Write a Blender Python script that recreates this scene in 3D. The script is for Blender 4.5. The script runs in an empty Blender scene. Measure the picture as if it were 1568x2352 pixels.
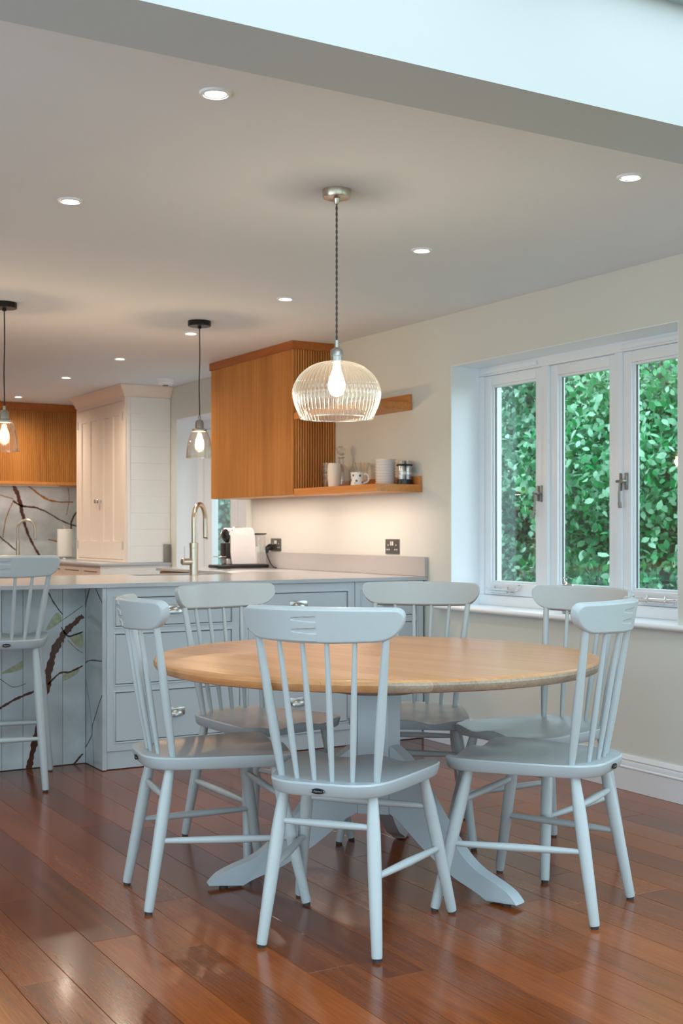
import bpy, bmesh, math, random
from mathutils import Vector, Matrix
import numpy as np
random.seed(7)
PI = math.pi
S = bpy.context.scene
COL = S.collection

# ------------------------------------------------------------------ camera
F_PX, HOR, YAW, CAM_H = 2817.0, 1222.0, math.radians(30.49), 1.16
cd = bpy.data.cameras.new('camera')
cd.sensor_fit = 'HORIZONTAL'; cd.sensor_width = 24.0
cd.lens = F_PX / 1568.0 * 24.0
cd.shift_y = (HOR - 1176.0) / 1568.0
cd.dof.use_dof = True; cd.dof.focus_distance = 3.6; cd.dof.aperture_fstop = 7.1
cd.clip_start = 0.05; cd.clip_end = 200
cam = bpy.data.objects.new('camera', cd); COL.objects.link(cam)
cam.location = (0, 0, CAM_H); cam.rotation_euler = (PI / 2, 0, -YAW)
S.camera = cam

# ------------------------------------------------------------------ sky and exposure
S.view_settings.view_transform = 'Standard'
S.view_settings.look = 'None'
S.view_settings.gamma = 1.0
S.view_settings.use_curve_mapping = False
S.view_settings.exposure = 0.14
SKY = 4.2
w = bpy.data.worlds.new('overcast_sky'); S.world = w; w.use_nodes = True
wn = w.node_tree.nodes; wl = w.node_tree.links
bg = wn['Background']; bg.inputs[1].default_value = SKY
tc = wn.new('ShaderNodeTexCoord'); sp = wn.new('ShaderNodeSeparateXYZ'); rp = wn.new('ShaderNodeValToRGB')
wl.new(tc.outputs['Generated'], sp.inputs[0]); wl.new(sp.outputs['Z'], rp.inputs[0]); wl.new(rp.outputs[0], bg.inputs[0])
rp.color_ramp.elements[0].position = 0.0; rp.color_ramp.elements[0].color = (0.74, 0.89, 0.98, 1)
rp.color_ramp.elements[1].position = 0.6; rp.color_ramp.elements[1].color = (0.70, 0.875, 1.0, 1)
try:
    S.cycles.use_denoising = True
    S.cycles.max_bounces = 10; S.cycles.diffuse_bounces = 6; S.cycles.transparent_max_bounces = 24
    S.cycles.sample_clamp_indirect = 6.0
    S.cycles.caustics_reflective = False; S.cycles.caustics_refractive = False
except Exception:
    pass

W = 3.912       # right-hand wall face
CEIL = 2.35
def portal(name, loc, rot, sx, sy):
    l = bpy.data.lights.new(name, 'AREA'); l.shape = 'RECTANGLE'; l.size = sx; l.size_y = sy
    l.cycles.is_portal = True
    o = bpy.data.objects.new(name, l); COL.objects.link(o); o.location = loc; o.rotation_euler = rot
portal('daylight_portal_roof', (1.35, 0.95, 2.80), (0, 0, 0), 3.9, 3.1)
portal('daylight_portal_garden_doors', (0.4, -2.33, 1.1), (PI/2, 0, 0), 5.2, 2.2)
portal('daylight_portal_added_left_doors', (-2.23, 1.2, 1.1), (0, -PI/2, 0), 2.1, 6.0)  # serves the unseen glazing added on the left
portal('daylight_portal_orangery_doors', (3.98, 0.4, 1.1), (0, PI/2, 0), 2.1, 4.2)
portal('daylight_portal_window', (4.22, 4.634, 1.41), (0, PI/2, 0), 1.3, 1.66)
portal('daylight_portal_side_door', (4.22, 8.65, 1.04), (0, PI/2, 0), 2.06, 1.28)

# ------------------------------------------------------------------ materials
def srgb(r, g, b):
    f = lambda c: ((c/255.0)/12.92 if c/255.0 <= 0.04045 else (((c/255.0)+0.055)/1.055)**2.4)
    return (f(r), f(g), f(b), 1)
MATS = {}
def mat(name, col, rough=0.5, metal=0.0, spec=0.5, coat=0.0, coat_rough=0.1):
    m = bpy.data.materials.new(name); m.use_nodes = True
    b = m.node_tree.nodes['Principled BSDF']
    b.inputs['Base Color'].default_value = col
    b.inputs['Roughness'].default_value = rough
    b.inputs['Metallic'].default_value = metal
    b.inputs['Specular IOR Level'].default_value = spec
    b.inputs['Coat Weight'].default_value = coat
    b.inputs['Coat Roughness'].default_value = coat_rough
    MATS[name] = m
    return m
def nt(m): return m.node_tree.nodes, m.node_tree.links, m.node_tree.nodes['Principled BSDF']
def noisy(m, scale, amount, detail=4, stretch=(1,1,1), bump=0.0, coords='Object', rnd=0.0):
    """small brightness variation (and fine relief) on the base colour"""
    n, l, b = nt(m); col = tuple(b.inputs['Base Color'].default_value)
    t = n.new('ShaderNodeTexCoord'); mp = n.new('ShaderNodeMapping'); mp.inputs['Scale'].default_value = stretch
    l.new(t.outputs[coords], mp.inputs[0])
    no = n.new('ShaderNodeTexNoise'); no.inputs['Scale'].default_value = scale; no.inputs['Detail'].default_value = detail
    l.new(mp.outputs[0], no.inputs['Vector'])
    r = n.new('ShaderNodeMapRange'); r.inputs[1].default_value = 0.25; r.inputs[2].default_value = 0.75
    r.inputs[3].default_value = 1 - amount; r.inputs[4].default_value = 1 + amount
    l.new(no.outputs['Fac'], r.inputs[0])
    val = r.outputs[0]
    if rnd:
        oi = n.new('ShaderNodeObjectInfo'); r2 = n.new('ShaderNodeMapRange'); r2.inputs[3].default_value = 1 - rnd; r2.inputs[4].default_value = 1 + rnd
        l.new(oi.outputs['Random'], r2.inputs[0]); mu = n.new('ShaderNodeMath'); mu.operation = 'MULTIPLY'
        l.new(val, mu.inputs[0]); l.new(r2.outputs[0], mu.inputs[1]); val = mu.outputs[0]
        va = n.new('ShaderNodeVectorMath'); va.operation = 'SCALE'; va.inputs[0].default_value = (13, 17, 5)
        l.new(oi.outputs['Random'], va.inputs['Scale']); l.new(va.outputs[0], mp.inputs['Location'])
    mx = n.new('ShaderNodeVectorMath'); mx.operation = 'SCALE'; mx.inputs[0].default_value = col[:3]
    l.new(val, mx.inputs['Scale']); l.new(mx.outputs[0], b.inputs['Base Color'])
    if bump:
        bp = n.new('ShaderNodeBump'); bp.inputs['Strength'].default_value = bump; bp.inputs['Distance'].default_value = 0.002
        l.new(no.outputs['Fac'], bp.inputs['Height']); l.new(bp.outputs[0], b.inputs['Normal'])
    return m
def wood(name, dark, light, along='Z', rough=0.4, ring=90.0, rnd=0.12, coat=0.0, bump=0.06, streak=0.35, sharp=0.6):
    """streaky timber: grain runs along one local axis, tone varies per object"""
    m = mat(name, light, rough, coat=coat); n, l, b = nt(m)
    t = n.new('ShaderNodeTexCoord'); mp = n.new('ShaderNodeMapping')
    s = {'X': (0.035, 1, 1), 'Y': (1, 0.035, 1), 'Z': (1, 1, 0.035)}[along]
    mp.inputs['Scale'].default_value = s; l.new(t.outputs['Object'], mp.inputs[0])
    oi = n.new('ShaderNodeObjectInfo')
    va = n.new('ShaderNodeVectorMath'); va.operation = 'SCALE'; va.inputs[0].default_value = (7.3, 9.1, 3.7)
    l.new(oi.outputs['Random'], va.inputs['Scale']); l.new(va.outputs[0], mp.inputs['Location'])
    n1 = n.new('ShaderNodeTexNoise'); n1.inputs['Scale'].default_value = ring; n1.inputs['Detail'].default_value = 5; n1.inputs['Roughness'].default_value = 0.65
    n2 = n.new('ShaderNodeTexNoise'); n2.inputs['Scale'].default_value = ring * 0.13; n2.inputs['Detail'].default_value = 3
    l.new(mp.outputs[0], n1.inputs['Vector']); l.new(mp.outputs[0], n2.inputs['Vector'])
    a = n.new('ShaderNodeMix'); a.data_type = 'FLOAT'; a.inputs[0].default_value = streak
    l.new(n1.outputs['Fac'], a.inputs[2]); l.new(n2.outputs['Fac'], a.inputs[3])
    r = n.new('ShaderNodeMapRange'); r.inputs[1].default_value = 0.5 - 0.5*(1-sharp) ; r.inputs[2].default_value = 0.5 + 0.5*(1-sharp)
    l.new(a.outputs[0], r.inputs[0])
    ad = n.new('ShaderNodeMath'); ad.operation = 'ADD'
    r2 = n.new('ShaderNodeMapRange'); r2.inputs[3].default_value = -rnd; r2.inputs[4].default_value = rnd
    l.new(oi.outputs['Random'], r2.inputs[0]); l.new(r.outputs[0], ad.inputs[0]); l.new(r2.outputs[0], ad.inputs[1]); ad.use_clamp = True
    mx = n.new('ShaderNodeMix'); mx.data_type = 'RGBA'; mx.inputs[6].default_value = dark; mx.inputs[7].default_value = light
    l.new(ad.outputs[0], mx.inputs[0]); l.new(mx.outputs[2], b.inputs['Base Color'])
    if bump:
        bp = n.new('ShaderNodeBump'); bp.inputs['Strength'].default_value = bump; bp.inputs['Distance'].default_value = 0.001
        l.new(n1.outputs['Fac'], bp.inputs['Height']); l.new(bp.outputs[0], b.inputs['Normal'])
    return m
def clear_glass(name, tint=(1,1,1,1), refl=0.08, edge=0.6, rough=0.03, haze=0.0):
    """thin clear glass: see-through, mirror-like towards grazing angles"""
    m = bpy.data.materials.new(name); m.use_nodes = True; n = m.node_tree.nodes; l = m.node_tree.links
    n.clear(); out = n.new('ShaderNodeOutputMaterial')
    tr = n.new('ShaderNodeBsdfTransparent'); tr.inputs[0].default_value = tint
    gl = n.new('ShaderNodeBsdfGlossy'); gl.inputs['Roughness'].default_value = rough; gl.inputs[0].default_value = (1,1,1,1)
    lw = n.new('ShaderNodeLayerWeight'); lw.inputs[0].default_value = 0.35
    r = n.new('ShaderNodeMapRange'); r.inputs[3].default_value = refl; r.inputs[4].default_value = edge
    l.new(lw.outputs['Facing'], r.inputs[0])
    mx = n.new('ShaderNodeMixShader'); l.new(r.outputs[0], mx.inputs[0]); l.new(tr.outputs[0], mx.inputs[1]); l.new(gl.outputs[0], mx.inputs[2])
    last = mx.outputs[0]
    if haze:
        df = n.new('ShaderNodeBsdfTranslucent'); df.inputs[0].default_value = (0.95, 0.95, 0.92, 1)
        d2 = n.new('ShaderNodeBsdfDiffuse'); d2.inputs[0].default_value = (0.95, 0.95, 0.92, 1)
        a = n.new('ShaderNodeMixShader'); a.inputs[0].default_value = 0.5; l.new(df.outputs[0], a.inputs[1]); l.new(d2.outputs[0], a.inputs[2])
        m2 = n.new('ShaderNodeMixShader'); m2.inputs[0].default_value = haze; l.new(last, m2.inputs[1]); l.new(a.outputs[0], m2.inputs[2]); last = m2.outputs[0]
    l.new(last, out.inputs[0]); MATS[name] = m
    return m
def emit(name, col, strength):
    m = bpy.data.materials.new(name); m.use_nodes = True; n = m.node_tree.nodes; n.clear()
    e = n.new('ShaderNodeEmission'); e.inputs[0].default_value = col; e.inputs[1].default_value = strength
    o = n.new('ShaderNodeOutputMaterial'); m.node_tree.links.new(e.outputs[0], o.inputs[0]); MATS[name] = m
    return m

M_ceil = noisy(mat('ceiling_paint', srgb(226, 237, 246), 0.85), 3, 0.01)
M_beam = noisy(mat('beam_grey', srgb(192, 208, 216), 0.8), 3, 0.01)  # even tone, greyer than the ceiling
M_wall = noisy(mat('wall_paint', srgb(219, 224, 219), 0.8), 2.5, 0.012)
M_white = mat('white_gloss_paint', srgb(238, 246, 253), 0.32)
M_trim = mat('skirting_paint', srgb(230, 238, 246), 0.35)
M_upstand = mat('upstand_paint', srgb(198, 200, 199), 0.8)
M_cab = noisy(mat('cabinet_paint', srgb(190, 201, 209), 0.38), 6, 0.008)
M_gap = mat('shadow_gap', srgb(60, 66, 72), 0.8)
M_pantry = noisy(mat('pantry_paint', srgb(238, 226, 214), 0.42), 4, 0.01)
M_ship = noisy(mat('shiplap_paint', srgb(238, 240, 240), 0.45), 4, 0.01)
M_chair = noisy(mat('chair_paint', srgb(176, 185, 189), 0.36), 60, 0.012, stretch=(1, 0.15, 1))
M_seat = noisy(mat('chair_seat_paint', srgb(168, 178, 183), 0.33), 40, 0.03, stretch=(1, 0.08, 1), bump=0.05)
M_tpaint = noisy(mat('table_base_paint', srgb(172, 184, 192), 0.38), 12, 0.01)
M_rubber = mat('rubber', srgb(45, 47, 50), 0.6)
M_black = mat('black_plastic', srgb(24, 24, 26), 0.3)
M_badge = mat('badge_enamel', srgb(18, 15, 15), 0.55, spec=0.25)
M_blackm = mat('black_metal', srgb(34, 33, 33), 0.35, 0.4)
M_chrome = mat('chrome', srgb(225, 225, 225), 0.12, 1.0)
M_nickel = mat('brushed_nickel', srgb(196, 188, 174), 0.28, 1.0)
M_steel = mat('steel', srgb(190, 190, 188), 0.30, 1.0)
M_pewter = mat('pewter', srgb(150, 148, 144), 0.4, 0.9)
M_quartz = noisy(mat('quartz_worktop', srgb(182, 188, 194), 0.16), 140, 0.03, detail=2)
M_upst = noisy(mat('quartz_upstand', srgb(184, 183, 182), 0.25), 140, 0.03, detail=2)
M_plate = mat('socket_plate_metal', srgb(120, 120, 115), 0.35, 0.8)
M_pale = mat('pale_plastic', srgb(225, 225, 220), 0.4)
M_china = mat('white_china', srgb(240, 240, 240), 0.18)
M_candle = mat('white_ceramic', srgb(232, 228, 220), 0.45)
M_dot = mat('blue_glaze', srgb(60, 85, 120), 0.3)
M_body = mat('machine_white', srgb(226, 228, 232), 0.35)
M_paper = noisy(mat('paper_roll', srgb(236, 236, 233), 0.9), 60, 0.02)
M_board = wood('oak_board', srgb(150, 95, 60), srgb(192, 132, 92), 'X', 0.5)
M_floor = wood('bamboo_floor', srgb(74, 29, 6), srgb(156, 80, 28), 'Y', 0.21, ring=190, rnd=0.26, coat=0.12, bump=0.03, streak=0.40, sharp=0.34)
M_oak = wood('oak_cabinet', srgb(158, 96, 33), srgb(212, 149, 75), 'Z', 0.42, ring=60, rnd=0.05, streak=0.5)
M_oaks = wood('oak_shelf', srgb(172, 104, 44), srgb(220, 152, 84), 'Y', 0.42, ring=60, rnd=0.06, streak=0.5)
M_oakd = wood('oak_trim', srgb(140, 78, 28), srgb(190, 114, 50), 'Y', 0.45, ring=60, rnd=0.05)
M_table = wood('oak_table_top', srgb(186, 128, 80), srgb(216, 164, 116), 'Y', 0.34, ring=55, rnd=0.13, streak=0.5, coat=0.1)
M_endg = wood('oak_end_grain', srgb(132, 116, 100), srgb(178, 160, 140), 'Y', 0.5, ring=160, rnd=0.25)
MATS['bamboo_floor'].node_tree.nodes['Principled BSDF'].inputs['Specular IOR Level'].default_value = 0.4
M_marble = noisy(mat('grey_marble', srgb(180, 190, 195), 0.16, coat=0.2), 5.5, 0.22, detail=6)
M_vein_b = noisy(mat('vein_brown', srgb(74, 42, 28), 0.25), 60, 0.3)
M_vein_k = mat('vein_dark', srgb(46, 42, 40), 0.25)
M_vein_o = noisy(mat('vein_ochre', srgb(140, 96, 44), 0.25), 50, 0.3)
M_olive = noisy(mat('patch_olive', srgb(158, 164, 138), 0.25), 40, 0.25)
M_glass = clear_glass('window_glass', (0.97, 0.99, 0.98, 1), 0.03, 0.3, 0.0)
M_shade = clear_glass('ribbed_glass', (0.97, 0.98, 0.97, 1), 0.05, 0.85, 0.05, haze=0.045)
M_bell = clear_glass('bell_glass', (0.97, 0.94, 0.88, 1), 0.06, 0.85, 0.02)
M_crystal = clear_glass('crystal', (0.96, 0.97, 0.98, 1), 0.12, 0.8, 0.08, haze=0.08)
M_bulbg = clear_glass('bulb_glass', (1.0, 0.96, 0.88, 1), 0.03, 0.4, 0.02, haze=0.10)
M_bulbs = clear_glass('small_bulb_glass', (1.0, 0.95, 0.86, 1), 0.03, 0.4, 0.02, haze=0.025)
M_fil = emit('filament', (1.0, 0.80, 0.52, 1), 150)
M_fil2 = emit('filament_small', (1.0, 0.66, 0.32, 1), 80)
M_led = emit('downlight_lamp', (1.0, 0.95, 0.86, 1), 14)
M_strip = emit('led_strip_lamp', (1.0, 0.72, 0.52, 1), 0.6)
M_cord = mat('grey_twisted_cord', srgb(82, 86, 92), 0.7)
M_soil = noisy(mat('lawn_grass', srgb(70, 105, 50), 0.9), 30, 0.4)
M_bark = noisy(mat('bark', srgb(120, 112, 104), 0.9), 25, 0.3, stretch=(1,1,0.3))
def leaf_mat(name, c0, c1, c2):
    m = bpy.data.materials.new(name); m.use_nodes = True; n = m.node_tree.nodes; l = m.node_tree.links
    b = n['Principled BSDF']; g = n.new('ShaderNodeNewGeometry'); r = n.new('ShaderNodeValToRGB')
    t_ = n.new('ShaderNodeTexCoord'); no = n.new('ShaderNodeTexNoise'); no.inputs['Scale'].default_value = 1.9; no.inputs['Detail'].default_value = 2
    l.new(t_.outputs['Object'], no.inputs['Vector'])
    mm = n.new('ShaderNodeMapRange'); mm.inputs[1].default_value = 0.35; mm.inputs[2].default_value = 0.65; mm.inputs[3].default_value = -0.32; mm.inputs[4].default_value = 0.22
    l.new(no.outputs['Fac'], mm.inputs[0]); ad = n.new('ShaderNodeMath'); ad.operation = 'ADD'; ad.use_clamp = True
    l.new(g.outputs['Random Per Island'], ad.inputs[0]); l.new(mm.outputs[0], ad.inputs[1]); l.new(ad.outputs[0], r.inputs[0])
    e = r.color_ramp.elements; e[0].color = c0; e[1].color = c2; e[1].position = 0.92; k = e.new(0.5); k.color = c1  # dark and pale ends paint shaded gaps and sky highlights into the leaves
    l.new(r.outputs[0], b.inputs['Base Color']); b.inputs['Roughness'].default_value = 0.42; b.inputs['Specular IOR Level'].default_value = 0.7
    t = n.new('ShaderNodeBsdfTranslucent'); l.new(r.outputs[0], t.inputs[0])
    mx = n.new('ShaderNodeMixShader'); mx.inputs[0].default_value = 0.35
    l.new(b.outputs[0], mx.inputs[1]); l.new(t.outputs[0], mx.inputs[2]); l.new(mx.outputs[0], n['Material Output'].inputs[0])
    MATS[name] = m; return m
M_leafA = leaf_mat('leaf_mid_green', srgb(6, 60, 44), srgb(20, 138, 84), srgb(176, 226, 200))
M_leafB = leaf_mat('leaf_blue_green', srgb(14, 74, 60), srgb(64, 140, 112), srgb(190, 225, 208))
M_leafC = leaf_mat('leaf_bright_green', srgb(6, 80, 50), srgb(16, 160, 80), srgb(182, 234, 204))

# ------------------------------------------------------------------ mesh helpers
def NB(): return bmesh.new()
def bx(bm, x0, x1, y0, y1, z0, z1, bev=0.0, seg=2):
    r = bmesh.ops.create_cube(bm, size=1.0)
    v = r['verts']
    bmesh.ops.scale(bm, vec=(abs(x1-x0), abs(y1-y0), abs(z1-z0)), verts=v)
    bmesh.ops.translate(bm, vec=((x0+x1)/2, (y0+y1)/2, (z0+z1)/2), verts=v)
    if bev > 0:
        e = list({e for q in v for e in q.link_edges})
        bmesh.ops.bevel(bm, geom=e, offset=bev, segments=seg, affect='EDGES', profile=0.5)
    return bm
def lathe(bm, prof, n=32, M=None, cap0=True, cap1=True, ang=(0, 2*PI)):
    full = abs(ang[1]-ang[0]-2*PI) < 1e-6
    k = n if full else n+1
    rings = []
    for r, z in prof:
        ring = []
        for i in range(k):
            a = ang[0] + (ang[1]-ang[0])*i/n
            p = Vector((r*math.cos(a), r*math.sin(a), z))
            ring.append(bm.verts.new(M @ p if M else p))
        rings.append(ring)
    for a, b in zip(rings[:-1], rings[1:]):
        for i in range(n):
            j = (i+1) % k
            try: bm.faces.new((a[i], a[j], b[j], b[i]))
            except ValueError: pass
    if cap0 and full: bm.faces.new(rings[0][::-1])
    if cap1 and full: bm.faces.new(rings[-1])
    return bm
def frames(pts):
    pts = [Vector(p) for p in pts]; T = []
    for i in range(len(pts)):
        d = pts[min(i+1, len(pts)-1)] - pts[max(i-1, 0)]; T.append(d.normalized())
    up = Vector((0, 0, 1)) if abs(T[0].z) < 0.95 else Vector((1, 0, 0))
    u = T[0].cross(up).normalized(); out = []
    for t in T:
        u = (u - t*u.dot(t)).normalized(); out.append((u, t.cross(u)))
    return pts, out
def tube(bm, pts, rad, n=12, caps=True):
    pts, fr = frames(pts)
    if not isinstance(rad, (list, tuple)): rad = [rad]*len(pts)
    rings = []
    for p, (u, v), r in zip(pts, fr, rad):
        rings.append([bm.verts.new(p + u*(r*math.cos(2*PI*i/n)) + v*(r*math.sin(2*PI*i/n))) for i in range(n)])
    for a, b in zip(rings[:-1], rings[1:]):
        for i in range(n):
            j = (i+1) % n; bm.faces.new((a[i], a[j], b[j], b[i]))
    if caps: bm.faces.new(rings[0][::-1]); bm.faces.new(rings[-1])
    return bm
def lerp(a, b, t): return tuple(x + (y-x)*t for x, y in zip(a, b))
def spindle(bm, a, b, prof, n=12):
    """turned rod from a to b; prof = [(t, radius)...]"""
    return tube(bm, [lerp(a, b, t) for t, r in prof], [r for t, r in prof], n)
def smooth_curve(pts, k=6, closed=False):
    out = []; N = len(pts)
    rng = range(N if closed else N-1)
    for i in rng:
        g = (lambda j: pts[j % N]) if closed else (lambda j: pts[max(0, min(N-1, j))])
        p0, p1, p2, p3 = g(i-1), g(i), g(i+1), g(i+2)
        for s in range(k):
            t = s/k
            out.append(tuple(0.5*((2*b)+(-a+c)*t+(2*a-5*b+4*c-d)*t*t+(-a+3*b-3*c+d)*t**3) for a, b, c, d in zip(p0, p1, p2, p3)))
    if not closed: out.append(tuple(pts[-1]))
    return out
def prism(bm, poly, d0, d1, fn, bev=0.0):
    """poly = 2-D outline, extruded between d0 and d1; fn(u, v, d) -> xyz"""
    a = [bm.verts.new(fn(u, v, d0)) for u, v in poly]; b = [bm.verts.new(fn(u, v, d1)) for u, v in poly]
    fs = [bm.faces.new(a[::-1]), bm.faces.new(b)]
    N = len(poly)
    for i in range(N):
        j = (i+1) % N; fs.append(bm.faces.new((a[i], a[j], b[j], b[i])))
    if bev:
        es = list({e for f in fs[:2] for e in f.edges})
        bmesh.ops.bevel(bm, geom=es, offset=bev, segments=2, affect='EDGES', profile=0.5)
    return bm
def link(name, me, parent=None, label=None):
    o = bpy.data.objects.new(name, me); COL.objects.link(o)
    if parent: o.parent = parent
    if label: o['label'] = label
    return o
def base_of(p):
    v = Vector((0, 0, 0))
    while p is not None: v = v + p.location; p = p.parent
    return v
def obj(name, bm, m, parent=None, smooth=True, angle=35, label=None, world=False, kind=None):
    if world and parent is not None:
        bmesh.ops.translate(bm, vec=-base_of(parent), verts=bm.verts)
    bmesh.ops.recalc_face_normals(bm, faces=bm.faces)
    me = bpy.data.meshes.new(name); bm.to_mesh(me); bm.free()
    for mm in (m if isinstance(m, (list, tuple)) else [m]): me.materials.append(mm)
    if smooth:
        me.shade_smooth()
        me.set_sharp_from_angle(angle=math.radians(angle))
    o = link(name, me, parent, label)
    if kind: o['kind'] = kind
    return o
def tag(o, label, cat, group=None):
    o['label'] = label; o['category'] = cat
    if group: o['group'] = group
    return o
def thing(name, label, cat, loc=(0,0,0), rotz=0.0, group=None):
    o = bpy.data.objects.new(name, None); COL.objects.link(o)
    o.location = loc; o.rotation_euler = (0, 0, rotz); o.empty_display_size = 0.05
    return tag(o, label, cat, group)
def struct(name, bm, m, parent=None, label=None, **k):
    o = obj(name, bm, m, parent, world=True, **k)
    if parent is None: o['kind'] = 'structure'
    if label: o['label'] = label
    return o
def sroot(name, loc, label):
    o = bpy.data.objects.new(name, None); COL.objects.link(o); o.location = loc
    o['kind'] = 'structure'; o['label'] = label
    return o
def dup(root, loc, rotz, label, group=None):
    def cp(o, par):
        c = o.copy(); COL.objects.link(c); c.parent = par
        for ch in list(o.children): cp(ch, c)
        return c
    r = cp(root, None); r.location = loc; r.rotation_euler = (0, 0, rotz); r['label'] = label
    if group: r['group'] = group
    return r

# ================================================================== STRUCTURE
X0, Y0, Y1 = -2.2, -2.3, 11.55
XO = 4.26            # outer face of the right wall
# floor: bamboo planks running away from the camera
fl = sroot('floor', (0, 0, 0), 'reddish brown strand bamboo plank floor with a soft sheen')
struct('floor_base', bx(NB(), X0, W, Y0, Y1, -0.12, -0.016), M_floor, fl)
PW, rng = 0.138, random.Random(3)
meshes = {}
x = W - 0.004
while x - PW > -0.9:
    y = -1.2 - rng.random()*1.6
    while y < 6.3:
        L = rng.choice((1.85, 1.85, 1.85, 1.2))
        if L not in meshes:
            b = bx(NB(), -PW/2+0.0004, PW/2-0.0004, -L/2+0.0005, L/2-0.0005, -0.016, 0.0, 0.0009, 1)
            me = bpy.data.meshes.new('plank'); b.to_mesh(me); b.free(); me.materials.append(M_floor); meshes[L] = me
        if y + L > -0.4:
            p = link('plank', meshes[L], fl); p.location = (x-PW/2, y+L/2, 0)
        y += L
    x -= PW
# ceiling with the rooflight opening
b = NB()
bx(b, X0, W+0.3, 2.74, Y1+0.2, CEIL, CEIL+0.25)
bx(b, X0, -0.61, Y0, 2.74, CEIL, CEIL+0.25); bx(b, 3.31, W+0.3, Y0, 2.74, CEIL, CEIL+0.25); bx(b, -0.61, 3.31, Y0, -0.61, CEIL, CEIL+0.25)
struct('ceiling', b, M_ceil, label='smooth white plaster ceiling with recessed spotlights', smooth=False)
struct('trim_1', bx(NB(), X0, W, 2.4875, 2.742, 2.30, 2.352, 0.002, 1), M_beam, label='shallow grey beam edging the roof window', smooth=False)
# roof window: plastered upstand, curb and glazing bars
rw = sroot('window_3', (1.35, 0.95, 2.35), 'roof window with white plastered sides letting daylight in')
b = NB()
bx(b, -0.7, 3.4, 2.485, 2.487, 2.30, 2.352); bx(b, -0.7, 3.4, 2.485, 2.60, 2.352, 2.64); bx(b, -0.7, 3.4, -0.72, -0.6, CEIL, 2.64); bx(b, -0.72, -0.6, -0.6, 2.486, CEIL, 2.64); bx(b, 3.3, 3.42, -0.6, 2.486, CEIL, 2.64)
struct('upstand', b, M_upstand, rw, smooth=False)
M_curb = mat('curb_paint', srgb(176, 196, 204), 0.4)
b = NB()
for a in ((-0.72, 3.42, 2.44, 2.62), (-0.72, 3.42, -0.74, -0.56)): bx(b, a[0], a[1], a[2], a[3], 2.64, 2.70, 0.004, 1)
bx(b, -0.74, -0.56, -0.56, 2.44, 2.64, 2.70, 0.004, 1); bx(b, 3.26, 3.44, -0.56, 2.44, 2.64, 2.70, 0.004, 1)
struct('curb', b, M_curb, rw)
for xx in (0.7, 2.0):
    struct('glazing_bar', bx(NB(), xx-0.025, xx+0.025, -0.56, 2.44, 2.65, 2.70, 0.003, 1), M_curb, rw)
for xa, xb in ((-0.56, 0.675), (0.725, 1.975), (2.025, 3.26)):
    struct('pane', bx(NB(), xa, xb, -0.56, 2.44, 2.675, 2.681), M_glass, rw, smooth=False)
# right wall, opened for the triple window and the side door
WY0, WY1, WZ0, WZ1 = 3.80, 5.468, 0.735, 2.067
DY0, DY1, DZ = 8.0, 9.294, 2.077
b = NB()
bx(b, W, XO, Y0-0.3, -1.7, -0.12, CEIL+0.25); bx(b, W, XO, -1.7, 2.5, 2.15, CEIL+0.25); bx(b, W, XO, 2.5, WY0, -0.12, CEIL+0.25); bx(b, W, XO, WY0, WY1, -0.12, WZ0); bx(b, W, XO, WY0, WY1, WZ1, CEIL+0.25)
bx(b, W, XO, WY1, DY0, -0.12, CEIL+0.25); bx(b, W, XO, DY0, DY1, DZ, CEIL+0.25); bx(b, W, XO, DY1, Y1+0.3, -0.12, CEIL+0.25)
struct('wall_right', b, M_wall, label='pale cream painted wall with window and oak shelves', smooth=False)
struct('wall_back', bx(NB(), X0-0.3, W, Y1, Y1+0.3, -0.12, CEIL+0.25), M_wall, label='back wall of the kitchen behind the oak hood', smooth=False)
b = NB(); bx(b, X0-0.3, X0, Y0-0.3, -1.8, -0.12, CEIL+0.25); bx(b, X0-0.3, X0, 4.2, Y1, -0.12, CEIL+0.25); bx(b, X0-0.3, X0, -1.8, 4.2, 2.15, CEIL+0.25)
struct('wall_left', b, M_wall, label='plain painted wall on the left of the kitchen', smooth=False)
b = NB()
bx(b, X0, -2.2+0.05, Y0-0.3, Y0, -0.12, CEIL+0.25); bx(b, 3.0, W, Y0-0.3, Y0, -0.12, CEIL+0.25); bx(b, -2.15, 3.0, Y0-0.3, Y0, 2.15, CEIL+0.25)
struct('wall_front', b, M_wall, label='wall behind the camera around the garden doors', smooth=False)
gd = sroot('door_2', (0.4, -2.35, 0), 'wide glazed garden doors behind the camera')
for i in range(5):
    xa, xb = -2.15 + i*1.03, -2.15 + (i+1)*1.03
    b = NB()
    bx(b, xa, xa+0.06, -2.40, -2.34, 0, 2.15); bx(b, xb-0.06, xb, -2.40, -2.34, 0, 2.15); bx(b, xa+0.06, xb-0.06, -2.40, -2.34, 0, 0.09); bx(b, xa+0.06, xb-0.06, -2.40, -2.34, 2.07, 2.15)
    fr = struct('door_leaf', b, M_white, gd, smooth=False)
    struct('pane', bx(NB(), xa+0.06, xb-0.06, -2.375, -2.365, 0.09, 2.07), M_glass, fr, smooth=False)
od = sroot('door_4', (3.98, 0.4, 0), 'wide glazed orangery doors on the right of the camera')
for i in range(4):
    ya, yb = -1.7 + i*1.05, -0.65 + i*1.05
    b = NB()
    bx(b, 3.98, 4.04, ya, ya+0.05, 0, 2.15); bx(b, 3.98, 4.04, yb-0.05, yb, 0, 2.15); bx(b, 3.98, 4.04, ya+0.05, yb-0.05, 0, 0.09); bx(b, 3.98, 4.04, ya+0.05, yb-0.05, 2.07, 2.15)
    fr = struct('door_leaf', b, M_white, od, smooth=False)
    struct('pane', bx(NB(), 4.005, 4.015, ya+0.05, yb-0.05, 0.09, 2.07), M_glass, fr, smooth=False)
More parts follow.
